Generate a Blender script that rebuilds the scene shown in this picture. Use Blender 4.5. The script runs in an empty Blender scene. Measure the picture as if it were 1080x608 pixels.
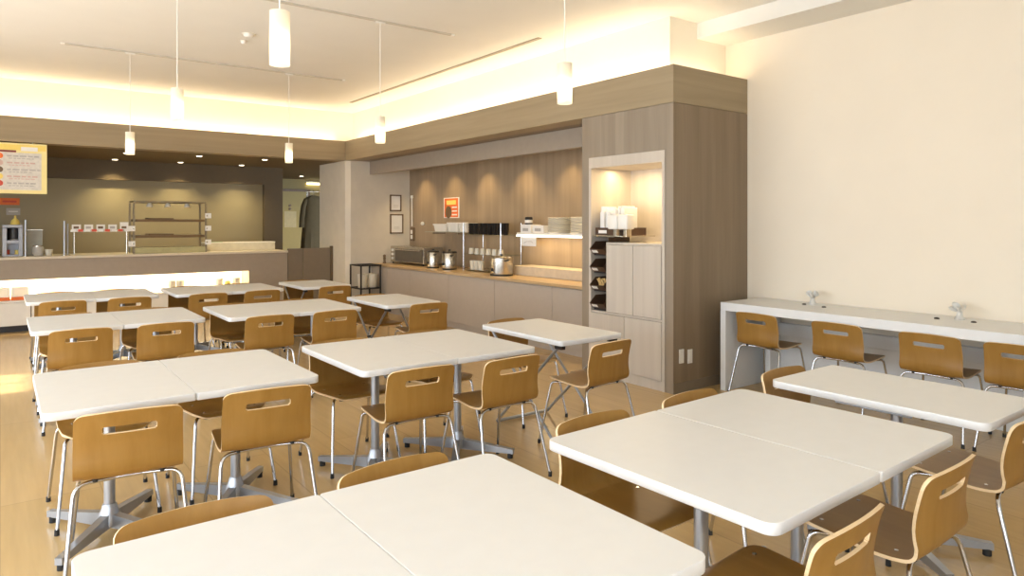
import bpy, bmesh, math, random
from mathutils import Vector, Matrix
random.seed(7)
C = bpy.context.scene.collection
PI = math.pi
H = 1.5            # eye height
F = 720.0          # focal length in pixels of the 1080 wide frame
VH = 235.0         # horizon row

# ---- survey helpers: a sight line of the photograph meets a known plane of the room
def onY(u, v, Y):
    t = (u-540)/F; X = Y*(.6+.8*t)/(.8-.6*t); d = .6*X+.8*Y
    return X, H+(VH-v)/F*d
def onX(u, v, X):
    t = (u-540)/F; Y = X*(.8-.6*t)/(.6+.8*t); d = .6*X+.8*Y
    return Y, H+(VH-v)/F*d

# ------------------------------------------------------------------ materials
MATS = {}
def new_mat(name):
    m = bpy.data.materials.new(name); m.use_nodes = True
    nt = m.node_tree; b = nt.nodes['Principled BSDF']
    MATS[name] = m
    return m, nt, b
def plain(name, col, rough=.5, metal=0., spec=.5, noise=.06, scale=14., trans=0., ior=1.45, emit=None, estr=0.):
    m, nt, b = new_mat(name)
    b.inputs['Roughness'].default_value = rough; b.inputs['Metallic'].default_value = metal
    b.inputs['Specular IOR Level'].default_value = spec
    b.inputs['Transmission Weight'].default_value = trans; b.inputs['IOR'].default_value = ior
    tc = nt.nodes.new('ShaderNodeTexCoord'); n = nt.nodes.new('ShaderNodeTexNoise')
    n.inputs['Scale'].default_value = scale; n.inputs['Detail'].default_value = 4
    nt.links.new(tc.outputs['Object'], n.inputs['Vector'])
    r = nt.nodes.new('ShaderNodeValToRGB')
    r.color_ramp.elements[0].position = .3; r.color_ramp.elements[1].position = .7
    r.color_ramp.elements[0].color = [c*(1-noise) for c in col]+[1]
    r.color_ramp.elements[1].color = [min(1, c*(1+noise)) for c in col]+[1]
    nt.links.new(n.outputs['Fac'], r.inputs['Fac']); nt.links.new(r.outputs['Color'], b.inputs['Base Color'])
    if emit:
        b.inputs['Emission Color'].default_value = list(emit)+[1]; b.inputs['Emission Strength'].default_value = estr
    return m
def wood(name, c0, c1, sc=(18, 18, 1.0), rough=.45, spec=.4, board=None, detail=6, rnd=True, bump=.02):
    """grain runs along the axis with the smallest scale; board=(axis, width) adds a shade per board"""
    m, nt, b = new_mat(name); N = nt.nodes.new; L = nt.links.new
    b.inputs['Roughness'].default_value = rough; b.inputs['Specular IOR Level'].default_value = spec
    tc = N('ShaderNodeTexCoord'); vec = tc.outputs['Object']
    if rnd:
        oi = N('ShaderNodeObjectInfo'); ad = N('ShaderNodeVectorMath'); ad.operation = 'MULTIPLY_ADD'
        cb = N('ShaderNodeCombineXYZ')
        for k in range(3): L(oi.outputs['Random'], cb.inputs[k])
        L(cb.outputs[0], ad.inputs[0]); ad.inputs[1].default_value = (13, 7, 5); L(vec, ad.inputs[2]); vec = ad.outputs[0]
    mp = N('ShaderNodeMapping'); mp.inputs['Scale'].default_value = sc; L(vec, mp.inputs['Vector'])
    n = N('ShaderNodeTexNoise'); n.inputs['Scale'].default_value = 1; n.inputs['Detail'].default_value = detail
    n.inputs['Roughness'].default_value = .6; n.inputs['Distortion'].default_value = .3
    L(mp.outputs[0], n.inputs['Vector'])
    r = N('ShaderNodeValToRGB'); e = r.color_ramp.elements
    e[0].position = .3; e[1].position = .72; e[0].color = list(c0)+[1]; e[1].color = list(c1)+[1]
    L(n.outputs['Fac'], r.inputs['Fac']); out = r.outputs['Color']
    if board:
        sx = N('ShaderNodeSeparateXYZ'); L(tc.outputs['Object'], sx.inputs[0])
        dv = N('ShaderNodeMath'); dv.operation = 'DIVIDE'; dv.inputs[1].default_value = board[1]; L(sx.outputs[board[0]], dv.inputs[0])
        fl = N('ShaderNodeMath'); fl.operation = 'FLOOR'; L(dv.outputs[0], fl.inputs[0])
        wn = N('ShaderNodeTexWhiteNoise'); wn.noise_dimensions = '1D'; L(fl.outputs[0], wn.inputs['W'])
        mr = N('ShaderNodeMapRange'); mr.inputs['To Min'].default_value = 1-board[2]; mr.inputs['To Max'].default_value = 1+board[2]
        L(wn.outputs['Value'], mr.inputs['Value'])
        vm = N('ShaderNodeVectorMath'); vm.operation = 'SCALE'; L(out, vm.inputs[0]); L(mr.outputs[0], vm.inputs['Scale']); out = vm.outputs[0]
    L(out, b.inputs['Base Color'])
    if bump:
        bp = N('ShaderNodeBump'); bp.inputs['Strength'].default_value = bump; bp.inputs['Distance'].default_value = .01
        L(n.outputs['Fac'], bp.inputs['Height']); L(bp.outputs[0], b.inputs['Normal'])
    return m
def floor_mat():
    m, nt, b = new_mat('vinyl floor'); N = nt.nodes.new; L = nt.links.new
    tc = N('ShaderNodeTexCoord')
    rot = N('ShaderNodeMapping'); rot.inputs['Rotation'].default_value = (0, 0, PI/2); L(tc.outputs['Object'], rot.inputs['Vector'])
    br = N('ShaderNodeTexBrick'); L(rot.outputs[0], br.inputs['Vector'])
    br.inputs['Scale'].default_value = 1; br.inputs['Brick Width'].default_value = 1.8; br.inputs['Row Height'].default_value = .46
    br.inputs['Mortar Size'].default_value = .0035; br.inputs['Mortar Smooth'].default_value = .3; br.offset = .5
    br.inputs['Color1'].default_value = (.54, .375, .17, 1); br.inputs['Color2'].default_value = (.575, .40, .19, 1)
    br.inputs['Mortar'].default_value = (.43, .30, .145, 1)
    mp = N('ShaderNodeMapping'); mp.inputs['Scale'].default_value = (26, 1.6, 1); L(tc.outputs['Object'], mp.inputs['Vector'])
    n = N('ShaderNodeTexNoise'); n.inputs['Scale'].default_value = 1; n.inputs['Detail'].default_value = 5; L(mp.outputs[0], n.inputs['Vector'])
    mr = N('ShaderNodeMapRange'); mr.inputs['To Min'].default_value = .86; mr.inputs['To Max'].default_value = 1.14; L(n.outputs['Fac'], mr.inputs['Value'])
    vm = N('ShaderNodeVectorMath'); vm.operation = 'SCALE'; L(br.outputs['Color'], vm.inputs[0]); L(mr.outputs[0], vm.inputs['Scale'])
    L(vm.outputs[0], b.inputs['Base Color'])
    b.inputs['Roughness'].default_value = .19; b.inputs['Specular IOR Level'].default_value = .5
    n2 = N('ShaderNodeTexNoise'); n2.inputs['Scale'].default_value = 3; L(tc.outputs['Object'], n2.inputs['Vector'])
    bp = N('ShaderNodeBump'); bp.inputs['Strength'].default_value = .05; bp.inputs['Distance'].default_value = .02; L(n2.outputs['Fac'], bp.inputs['Height']); L(bp.outputs[0], b.inputs['Normal'])
    return m
def shade_mat():
    m, nt, b = new_mat('frosted glass shade'); N = nt.nodes.new; L = nt.links.new
    tr = N('ShaderNodeBsdfTranslucent'); tr.inputs['Color'].default_value = (.95, .9, .8, 1)
    b.inputs['Base Color'].default_value = (.85, .82, .74, 1); b.inputs['Roughness'].default_value = .35
    mx = N('ShaderNodeMixShader'); mx.inputs[0].default_value = .55
    L(b.outputs[0], mx.inputs[1]); L(tr.outputs[0], mx.inputs[2]); L(mx.outputs[0], nt.nodes['Material Output'].inputs['Surface'])
    return m
def glow(name, col, s):
    m, nt, b = new_mat(name); e = nt.nodes.new('ShaderNodeEmission')
    e.inputs[0].default_value = list(col)+[1]; e.inputs[1].default_value = s
    nt.links.new(e.outputs[0], nt.nodes['Material Output'].inputs['Surface'])
    return m
def thin_glass(name, tint=(.93, .96, .94), mixf=.12):
    m, nt, b = new_mat(name); N = nt.nodes.new; L = nt.links.new
    t = N('ShaderNodeBsdfTransparent'); t.inputs[0].default_value = list(tint)+[1]
    g = N('ShaderNodeBsdfGlossy'); g.inputs['Roughness'].default_value = .05
    mx = N('ShaderNodeMixShader'); mx.inputs[0].default_value = mixf
    L(t.outputs[0], mx.inputs[1]); L(g.outputs[0], mx.inputs[2]); L(mx.outputs[0], nt.nodes['Material Output'].inputs['Surface'])
    return m

FLOOR = floor_mat()
CHAIR = wood('beech plywood', (.285, .146, .028), (.352, .192, .046), (16, 16, 1.6), rough=.38, bump=.01)
SEATW = wood('beech plywood seat', (.285, .146, .028), (.352, .192, .046), (16, 1.6, 16), rough=.34, bump=.01)
PLY = wood('plywood edge', (.72, .52, .29), (.82, .64, .40), (4, 4, 60), rough=.5)
WHITE = plain('white laminate', (.75, .752, .742), .38, noise=.012)
CREAM = plain('cream wall paint', (.83, .74, .60), .8, noise=.012, scale=3)
PASSW = plain('passage wall paint', (.34, .28, .12), .6, noise=.02)
NEUT = plain('off white wall paint', (.78, .77, .74), .85, noise=.01, scale=3)
CEIL = plain('ceiling paint', (.80, .775, .71), .85, noise=.01, scale=3)
COVE = plain('cove wall paint', (.82, .77, .65), .85, noise=.01, scale=3)
PALEW = plain('pillar wallpaper', (.68, .615, .50), .75, noise=.03, scale=6)
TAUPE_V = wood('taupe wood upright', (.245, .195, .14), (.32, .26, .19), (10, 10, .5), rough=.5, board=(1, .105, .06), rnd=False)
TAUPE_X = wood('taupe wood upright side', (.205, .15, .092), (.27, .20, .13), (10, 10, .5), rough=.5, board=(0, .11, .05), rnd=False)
TAUPE_H = wood('taupe wood beam', (.29, .225, .135), (.365, .285, .175), (.6, .6, 14), rough=.5, rnd=False)
PANEL = wood('counter back panel wood', (.285, .21, .135), (.38, .285, .185), (9, 9, .5), rough=.45, board=(1, .23, .10), rnd=False)
ASH = wood('pale ash laminate', (.50, .435, .36), (.585, .52, .435), (11, 11, .5), rough=.45, rnd=True)
COUNTERW = wood('counter top wood', (.42, .28, .14), (.55, .39, .21), (20, .9, 20), rough=.35, rnd=False)
TAUPE = plain('taupe laminate', (.33, .275, .215), .5, noise=.03)
TAUPE_D = plain('dark taupe laminate', (.21, .165, .115), .5, noise=.04)
GREYT = plain('grey taupe door', (.44, .38, .315), .45, noise=.02)
KWALL = plain('kitchen wall', (.33, .28, .175), .55, noise=.03, scale=2)
KDARK = plain('kitchen dark wall', (.13, .095, .055), .6, noise=.03)
KCEIL = plain('kitchen ceiling', (.14, .10, .055), .7, noise=.03)
CHROME = plain('chrome', (.56, .56, .57), .16, 1.0, noise=.01)
STEEL = plain('brushed steel', (.60, .57, .50), .27, 1.0, noise=.05, scale=30)
DSTEEL = plain('dull brown steel', (.26, .22, .16), .35, .8, noise=.05, scale=30)
GREYM = plain('grey painted metal', (.40, .415, .44), .32, .75, noise=.02)
BLACK = plain('black rubber', (.02, .02, .02), .55, noise=.1)
BLKM = plain('black metal', (.035, .03, .028), .4, .3, noise=.1)
DBROWN = plain('dark brown plastic', (.075, .04, .022), .35, noise=.06)
PAPER = plain('white paper', (.82, .80, .76), .8, noise=.02)
WPLAS = plain('white plastic', (.82, .79, .72), .4, noise=.02)
CERAM = plain('cream ceramic', (.72, .67, .55), .3, noise=.03)
ORANGE = plain('orange print', (.80, .17, .03), .5, noise=.05)
YELLOW = plain('yellow print', (.86, .66, .16), .5, noise=.04)
PINK = plain('pink print', (.62, .42, .36), .5, noise=.08)
RED = plain('red print', (.62, .08, .04), .5, noise=.05)
GREYP = plain('grey print', (.46, .43, .39), .6, noise=.1)
GREEN = plain('pale green paper', (.45, .62, .40), .6, noise=.05)
FRAMEB = plain('brown frame', (.16, .10, .05), .4, noise=.08)
COATM = plain('dark cloth', (.12, .095, .05), .9, noise=.08, scale=6)
DOORM = plain('olive door paint', (.44, .36, .13), .5, noise=.02)
SHADE = shade_mat()
BULB = glow('lamp glow', (1, .80, .50), 13)
DISC = glow('downlight glow', (1, .85, .6), 9)
TUBE = glow('tube lamp glow', (1, .84, .42), 6)
LEDW = glow('shelf led glow', (1, .88, .68), 5)
GLASS = thin_glass('clear glass')
FROST = plain('clear frosted plastic', (.88, .86, .80), .3, noise=.02, trans=.3)
ALU = plain('window aluminium', (.55, .55, .56), .4, .6, noise=.02)

# ------------------------------------------------------------------ mesh helpers
def obj(name, bm, mats, parent=None, smooth=False, loc=None, flat_top=False):
    me = bpy.data.meshes.new(name)
    bmesh.ops.recalc_face_normals(bm, faces=bm.faces)
    bm.normal_update()
    for f in bm.faces: f.smooth = smooth and not (flat_top and len(f.verts) > 4)
    bm.to_mesh(me); bm.free()
    for m in (mats if isinstance(mats, (list, tuple)) else [mats]): me.materials.append(m)
    if smooth and not flat_top: me.set_sharp_from_angle(angle=math.radians(40))
    o = bpy.data.objects.new(name, me); C.objects.link(o)
    if parent: o.parent = parent
    if loc: o.location = loc
    return o
def thing(name, label, cat, loc=(0, 0, 0), rz=0, group=None):
    o = bpy.data.objects.new(name, None); C.objects.link(o)
    o.location = loc; o.rotation_euler = (0, 0, rz); o.empty_display_size = .1
    return tag(o, label, cat, group)
def tag(o, label, cat, group=None):
    o['label'] = label; o['category'] = cat; o['kind'] = 'thing'
    if group: o['group'] = group
    return o
def struct(name, bm, mats, label, cat, smooth=False):
    o = obj(name, bm, mats, None, smooth); o['kind'] = 'structure'; o['label'] = label; o['category'] = cat
    return o
def box(bm, x0, x1, y0, y1, z0, z1, bev=0, mi=0, seg=2):
    r = bmesh.ops.create_cube(bm, size=1)
    bmesh.ops.scale(bm, vec=(abs(x1-x0), abs(y1-y0), abs(z1-z0)), verts=r['verts'])
    bmesh.ops.translate(bm, vec=((x0+x1)/2, (y0+y1)/2, (z0+z1)/2), verts=r['verts'])
    fs = {f for v in r['verts'] for f in v.link_faces}
    for f in fs: f.material_index = mi
    if bev:
        es = list({e for v in r['verts'] for e in v.link_edges})
        res = bmesh.ops.bevel(bm, geom=es, offset=bev, segments=seg, profile=.5, affect='EDGES')
        for f in res['faces']: f.material_index = mi
    return bm
def B(*a, **k):
    return box(bmesh.new(), *a, **k)
def cyl(bm, p0, p1, r0, r1=None, seg=20, mi=0, cap=True):
    r1 = r0 if r1 is None else r1
    p0, p1 = Vector(p0), Vector(p1); d = p1-p0
    q = Vector((0, 0, 1)).rotation_difference(d.normalized())
    r = bmesh.ops.create_cone(bm, cap_ends=cap, segments=seg, radius1=r0, radius2=r1, depth=d.length,
                              matrix=Matrix.Translation((p0+p1)/2) @ q.to_matrix().to_4x4())
    for f in {f for v in r['verts'] for f in v.link_faces}: f.material_index = mi
    return bm
def lathe(bm, prof, c=(0, 0, 0), seg=24, mi=0, capb=True, capt=True):
    rings = []
    for r, z in prof:
        rings.append([bm.verts.new((c[0]+r*math.cos(2*PI*k/seg), c[1]+r*math.sin(2*PI*k/seg), c[2]+z)) for k in range(seg)])
    for a, b in zip(rings, rings[1:]):
        for k in range(seg):
            f = bm.faces.new((a[k], a[(k+1) % seg], b[(k+1) % seg], b[k])); f.material_index = mi
    if capb: bm.faces.new(rings[0][::-1]).material_index = mi
    if capt: bm.faces.new(rings[-1]).material_index = mi
    return bm
def tube(bm, pts, r, seg=10, mi=0):
    P = [Vector(p) for p in pts]; n = len(P)
    T = [((P[min(i+1, n-1)]-P[max(i-1, 0)]).normalized()) for i in range(n)]
    up = Vector((0, 0, 1)) if abs(T[0].z) < .9 else Vector((0, 1, 0))
    nrm = T[0].cross(up).normalized(); rings = []
    for i in range(n):
        if i: nrm = (T[i-1].rotation_difference(T[i]) @ nrm)
        nrm = (nrm-T[i]*nrm.dot(T[i])).normalized(); bi = T[i].cross(nrm)
        rings.append([bm.verts.new(P[i]+(nrm*math.cos(2*PI*k/seg)+bi*math.sin(2*PI*k/seg))*r) for k in range(seg)])
    for a, b in zip(rings, rings[1:]):
        for k in range(seg): bm.faces.new((a[k], a[(k+1) % seg], b[(k+1) % seg], b[k])).material_index = mi
    bm.faces.new(rings[0][::-1]).material_index = mi; bm.faces.new(rings[-1]).material_index = mi
    return bm
def bend(a, b, c, r, n=6):
    """a-b-c with the corner at b rounded"""
    a, b, c = Vector(a), Vector(b), Vector(c)
    p = b+(a-b).normalized()*r; q = b+(c-b).normalized()*r
    return [a]+[(1-t)**2*p+2*t*(1-t)*b+t*t*q for t in [k/n for k in range(n+1)]]+[c]
def rslab(bm, w, d, z0, z1, r, cx=0, cy=0, edge=.002, seg=6, mi=0, r2=None):
    """slab with rounded plan corners and eased edges"""
    pts = []
    for sx, sy, a0 in ((1, 1, 0), (-1, 1, PI/2), (-1, -1, PI), (1, -1, 3*PI/2)):
        q = r2 if r2 and sx > 0 else r
        for k in range(seg+1):
            a = a0+PI/2*k/seg; pts.append((sx*(w/2-q), sy*(d/2-q), math.cos(a), math.sin(a), q))
    rings = []
    for off, z in ((edge, z0), (0, z0+edge), (0, z1-edge), (edge*.3, z1-edge*.3), (edge, z1)):
        rings.append([bm.verts.new((cx+x+(q-off)*c, cy+y+(q-off)*s, z)) for x, y, c, s, q in pts])
    n = len(pts)
    for a, b in zip(rings, rings[1:]):
        for k in range(n): bm.faces.new((a[k], a[(k+1) % n], b[(k+1) % n], b[k])).material_index = mi
    bm.faces.new(rings[0][::-1]).material_index = mi; bm.faces.new(rings[-1]).material_index = mi
    return bm
def dup(root, loc, rz, label, group=None):
    r = root.copy(); C.objects.link(r); r.location = loc; r.rotation_euler = (0, 0, rz); r['label'] = label
    if group: r['group'] = group
    for ch in list(root.children):
        c = ch.copy(); C.objects.link(c); c.parent = r
        for g in list(ch.children):
            d = g.copy(); C.objects.link(d); d.parent = c
    return r

# ------------------------------------------------------------------ room shell
XR, XL, YB, YF, ZC = 5.79, -2.7, -2.6, 16.4, 3.41     # right wall, left wall, wall behind the camera, far wall, ceiling
BX, BY = 4.70, 10.985                                  # faces of the taupe beam
BZ0, BZ1 = 2.555, 2.887
COLY0, COLY1 = 3.92, 5.087
struct('floor', B(XL-.2, 8.4, YB-.2, YF+.2, -.1, 0), FLOOR, 'glossy beige vinyl plank floor', 'floor')
bm = B(XL-.2, XR+.2, YB-.2, BY+.26, ZC, ZC+.12)
struct('ceiling', bm, CEIL, 'pale painted ceiling over the dining area', 'ceiling')
struct('ceiling_kitchen', B(XL-.2, 8.4, BY+.27, YF+.2, BZ0, BZ0+.1), KCEIL, 'dark low ceiling over the serving kitchen', 'ceiling')
struct('wall_right', B(XR, XR+.15, YB-.2, COLY1, 0, ZC), CREAM, 'plain cream wall behind the bar counter', 'wall')
# soffit box along the right wall
struct('trim_1', B(5.345, XR, YB, 4.17, 3.262, ZC), CEIL, 'cream boxed soffit where right wall meets ceiling', 'soffit')
# cove walls above the beam
bm = B(4.95, 5.1, 4.17, BY+.4, BZ1-.3, ZC); box(bm, 5.1, XR+.15, 4.17, 4.3, BZ1-.3, ZC)
struct('wall_cove', bm, COVE, 'glowing cream cove wall above the long beam', 'wall')
struct('wall_cove_far', B(XL-.2, 4.95, BY+.25, BY+.4, BZ1-.3, ZC), COVE, 'glowing cream cove wall above the kitchen beam', 'wall')
# beams (ledges with a lip that hides the strip lamps)
def ledge_profile_x(bm, y0, y1):
    box(bm, BX, BX+.03, y0, y1, BZ0, BZ1); box(bm, BX+.03, 4.95, y0+.03, y1, BZ0, BZ1-.06)
bm = bmesh.new(); ledge_profile_x(bm, COLY0, BY)
box(bm, BX+.03, XR, COLY0, COLY0+.03, BZ0, BZ1); box(bm, 4.95, XR, COLY0+.03, 4.17, BZ0, BZ1-.06)
struct('trim_2', bm, TAUPE_H, 'long taupe wood beam with lit cove ledge', 'beam')
bm = bmesh.new(); box(bm, XL-.2, BX+.03, BY+.0005, BY+.03, BZ0, BZ1); box(bm, XL-.2, 4.95, BY+.03, BY+.26, BZ0, BZ1-.06)
struct('trim_3', bm, TAUPE_H, 'taupe wood beam above the kitchen opening', 'beam')
# column with the niche
NY0, NY1, NZ0, NZ1 = 4.014, 4.984, 0.0, 2.145
bm = bmesh.new()
box(bm, BX, BX+.6, COLY0, NY0, 0, BZ0-.004); box(bm, BX, BX+.6, NY1, COLY1, 0, BZ0-.004)
box(bm, BX, BX+.6, NY0, NY1, NZ1, BZ0-.004); box(bm, BX+.6, XR, COLY0, COLY1, 0, BZ0-.004)
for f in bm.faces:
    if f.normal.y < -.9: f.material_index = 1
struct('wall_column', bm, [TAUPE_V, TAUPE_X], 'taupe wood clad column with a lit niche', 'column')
struct('baseboard_column', B(BX-.004, XR, COLY0-.006, COLY0, 0, .09), TAUPE_D, 'low taupe skirting along the wood column', 'skirting')
# recess behind the drinks counter
PX, PY = 5.896, 10.93
struct('wall_panel', B(PX, PX+.12, COLY1, PY, 0, BZ0), PANEL, 'brown wood panel wall behind the drinks counter', 'wall')
struct('trim_4', B(5.12, 5.20, COLY1, PY, 2.334, BZ0), TAUPE, 'taupe header board over the drinks counter', 'header')
struct('ceiling_recess', B(4.951, PX+.12, COLY1, BY, BZ0, BZ0+.1), TAUPE_D, 'dark soffit above the drinks counter', 'ceiling')
bm = B(BX, PX+.3, PY, 12.16, 0, BZ0, bev=.0)
es = [e for e in bm.edges if abs(e.verts[0].co.x-BX) < .01 and abs(e.verts[1].co.x-BX) < .01 and abs(e.verts[0].co.y-PY) < .01 and abs(e.verts[1].co.y-PY) < .01]
bmesh.ops.bevel(bm, geom=es, offset=.07, segments=1, affect='EDGES')
struct('wall_pillar', bm, PALEW, 'pale pillar with bevelled corner beside the kitchen gate', 'pillar')
# kitchen shell
KY = 13.3
bm = B(XL-.2, 4.05, KY, KY+.12, 2.227, BZ0); box(bm, 4.05, 4.40, KY, YF, 0, BZ0)
struct('wall_kitchen', bm, KDARK, 'dark wall framing the pale kitchen panel', 'wall')
struct('wall_back', B(XL-.2, 4.05, KY+.12, KY+.24, 0, BZ0), KWALL, 'large olive grey panel at the back of the kitchen', 'wall')
struct('wall_far', B(4.40, 8.4, YF, YF+.15, 0, BZ0), PASSW, 'far wall at the end of the staff passage', 'wall')
struct('wall_passage', B(8.2, 8.4, 12.16, YF, 0, BZ0), PASSW, 'side wall of the staff passage', 'wall')
# left and rear walls with windows (outside the frame; daylight comes through them)
def wall_with_openings(name, axis, pos, a0, a1, opens, label):
    bm = bmesh.new(); th = .2
    def seg(s0, s1, z0, z1):
        if axis == 'x': box(bm, pos-th, pos, s0, s1, z0, z1)
        else: box(bm, s0, s1, pos-th, pos, z0, z1)
    cur = a0
    for o0, o1, z0, z1 in opens:
        if o0 > cur: seg(cur, o0, 0, ZC)
        if z0 > 0: seg(o0, o1, 0, z0)
        seg(o0, o1, z1, ZC); cur = o1
    seg(cur, a1, 0, ZC)
    struct(name, bm, NEUT, label, 'wall')
WL = [(-1.6, .9, .12, 2.45), (1.5, 4.0, .12, 2.45), (4.6, 7.1, .12, 2.45), (7.75, 8.75, .02, 2.9)]
WB = [(-2.2, .2, .9, 2.7)]
wall_with_openings('wall_left', 'x', XL, YB-.2, YF+.2, WL, 'cream wall with windows on the left')
wall_with_openings('wall_rear', 'y', YB, XL, XR+.15, WB, 'cream wall with windows behind the viewer')
k = 0
for axis, pos, lst in (('x', XL, WL), ('y', YB, WB)):
    for o0, o1, z0, z1 in lst:
        k += 1; bm = bmesh.new(); m_ = (o0+o1)/2
        for s0, s1, zz0, zz1 in ((o0, o0+.05, z0, z1), (o1-.05, o1, z0, z1), (m_-.02, m_+.02, z0, z1), (o0, o1, z0, z0+.05), (o0, o1, z1-.05, z1)):
            if axis == 'x': box(bm, pos-.13, pos-.07, s0, s1, zz0, zz1)
            else: box(bm, s0, s1, pos-.13, pos-.07, zz0, zz1)
        o = struct('window_%d' % k, bm, ALU, 'aluminium framed window outside the view', 'window')
# ------------------------------------------------------------------ daylight and lamps
def area(name, loc, rot, sx, sy, power, col, spread=PI):
    l = bpy.data.lights.new(name, 'AREA'); l.shape = 'RECTANGLE'; l.size = sx; l.size_y = sy
    l.energy = power; l.color = col; l.spread = spread
    o = bpy.data.objects.new(name, l); C.objects.link(o); o.location = loc; o.rotation_euler = rot
    return o
def spot(name, loc, power, col, deg=80, blend=.6, rot=(0, 0, 0), size=.03):
    l = bpy.data.lights.new(name, 'SPOT'); l.energy = power; l.color = col; l.spot_size = math.radians(deg); l.spot_blend = blend
    l.shadow_soft_size = size
    o = bpy.data.objects.new(name, l); C.objects.link(o); o.location = loc; o.rotation_euler = rot
    return o
W = bpy.data.worlds.new('daylight'); bpy.context.scene.world = W; W.use_nodes = True
W.node_tree.nodes['Background'].inputs[0].default_value = (.80, .89, 1, 1)
W.node_tree.nodes['Background'].inputs[1].default_value = 7.0
for axis, pos, lst in (('x', XL, WL), ('y', YB, WB)):
    for o0, o1, z0, z1 in lst:
        loc = (pos-.21, (o0+o1)/2, (z0+z1)/2) if axis == 'x' else ((o0+o1)/2, pos-.21, (z0+z1)/2)
        a = area('window_portal', loc, (0, -PI/2, 0) if axis == 'x' else (PI/2, 0, 0),
                 (z1-z0) if axis == 'x' else (o1-o0), (o1-o0) if axis == 'x' else (z1-z0), 1, (1, 1, 1))
        a.data.cycles.is_portal = True
s = bpy.data.lights.new('sun', 'SUN'); s.energy = 9; s.angle = .03; s.color = (1, .90, .72)
so = bpy.data.objects.new('sun', s); C.objects.link(so)
so.rotation_euler = Vector((2.9, -.35, -2.72)).to_track_quat('-Z', 'Y').to_euler()
WARM = (1, .78, .52)
area('cove_strip', (4.85, 7.55, BZ1-.05), (0, PI+.25, 0), .12, 6.9, 35, WARM)
area('cove_strip_far', (1.0, BY+.15, BZ1-.05), (PI-.25, 0, 0), 7.2, .12, 35, WARM)
area('cove_strip_end', (5.3, 4.06, BZ1-.05), (PI-.2, 0, 0), .8, .1, 2, WARM)

# ------------------------------------------------------------------ chairs
def profile(n=46):
    """side line of the moulded shell from the top of the back to the front lip: (y, z)"""
    pts = [(-.232, .728), (-.214, .66), (-.200, .59), (-.196, .53), (-.192, .486), (-.172, .452), (-.135, .438), (-.06, .433), (.06, .441), (.15, .448), (.19, .446), (.212, .434)]
    P = []
    for i in range(len(pts)-1):
        p0 = Vector(pts[max(i-1, 0)]); p1 = Vector(pts[i]); p2 = Vector(pts[i+1]); p3 = Vector(pts[min(i+2, len(pts)-1)])
        for k in range(12):
            t = k/12
            P.append(.5*((2*p1)+(-p0+p2)*t+(2*p0-5*p1+4*p2-p3)*t*t+(-p0+3*p1-3*p2+p3)*t**3))
    P.append(Vector(pts[-1]))
    L = [0]
    for a, b in zip(P, P[1:]): L.append(L[-1]+(b-a).length)
    return P, L
PP, PL = profile()
LT = PL[-1]
def prof_at(s):
    for i in range(len(PL)-1):
        if s <= PL[i+1]:
            t = (s-PL[i])/(PL[i+1]-PL[i]); return PP[i].lerp(PP[i+1], max(0, t))
    return PP[-1]
SPLIT = .297                      # arc length where the back turns into the seat
SLOT = (.082, .0165, .10)          # centre (arc length), half height, half length
def half_width(s):
    w = .198+.004*min(1, s/.2)-.008*max(0, (s-.4)/.3)
    for d, r in ((s, .034), (LT-s, .07)):
        if d < r: w -= r-math.sqrt(max(0, r*r-(r-d)**2))
    return w
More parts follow.
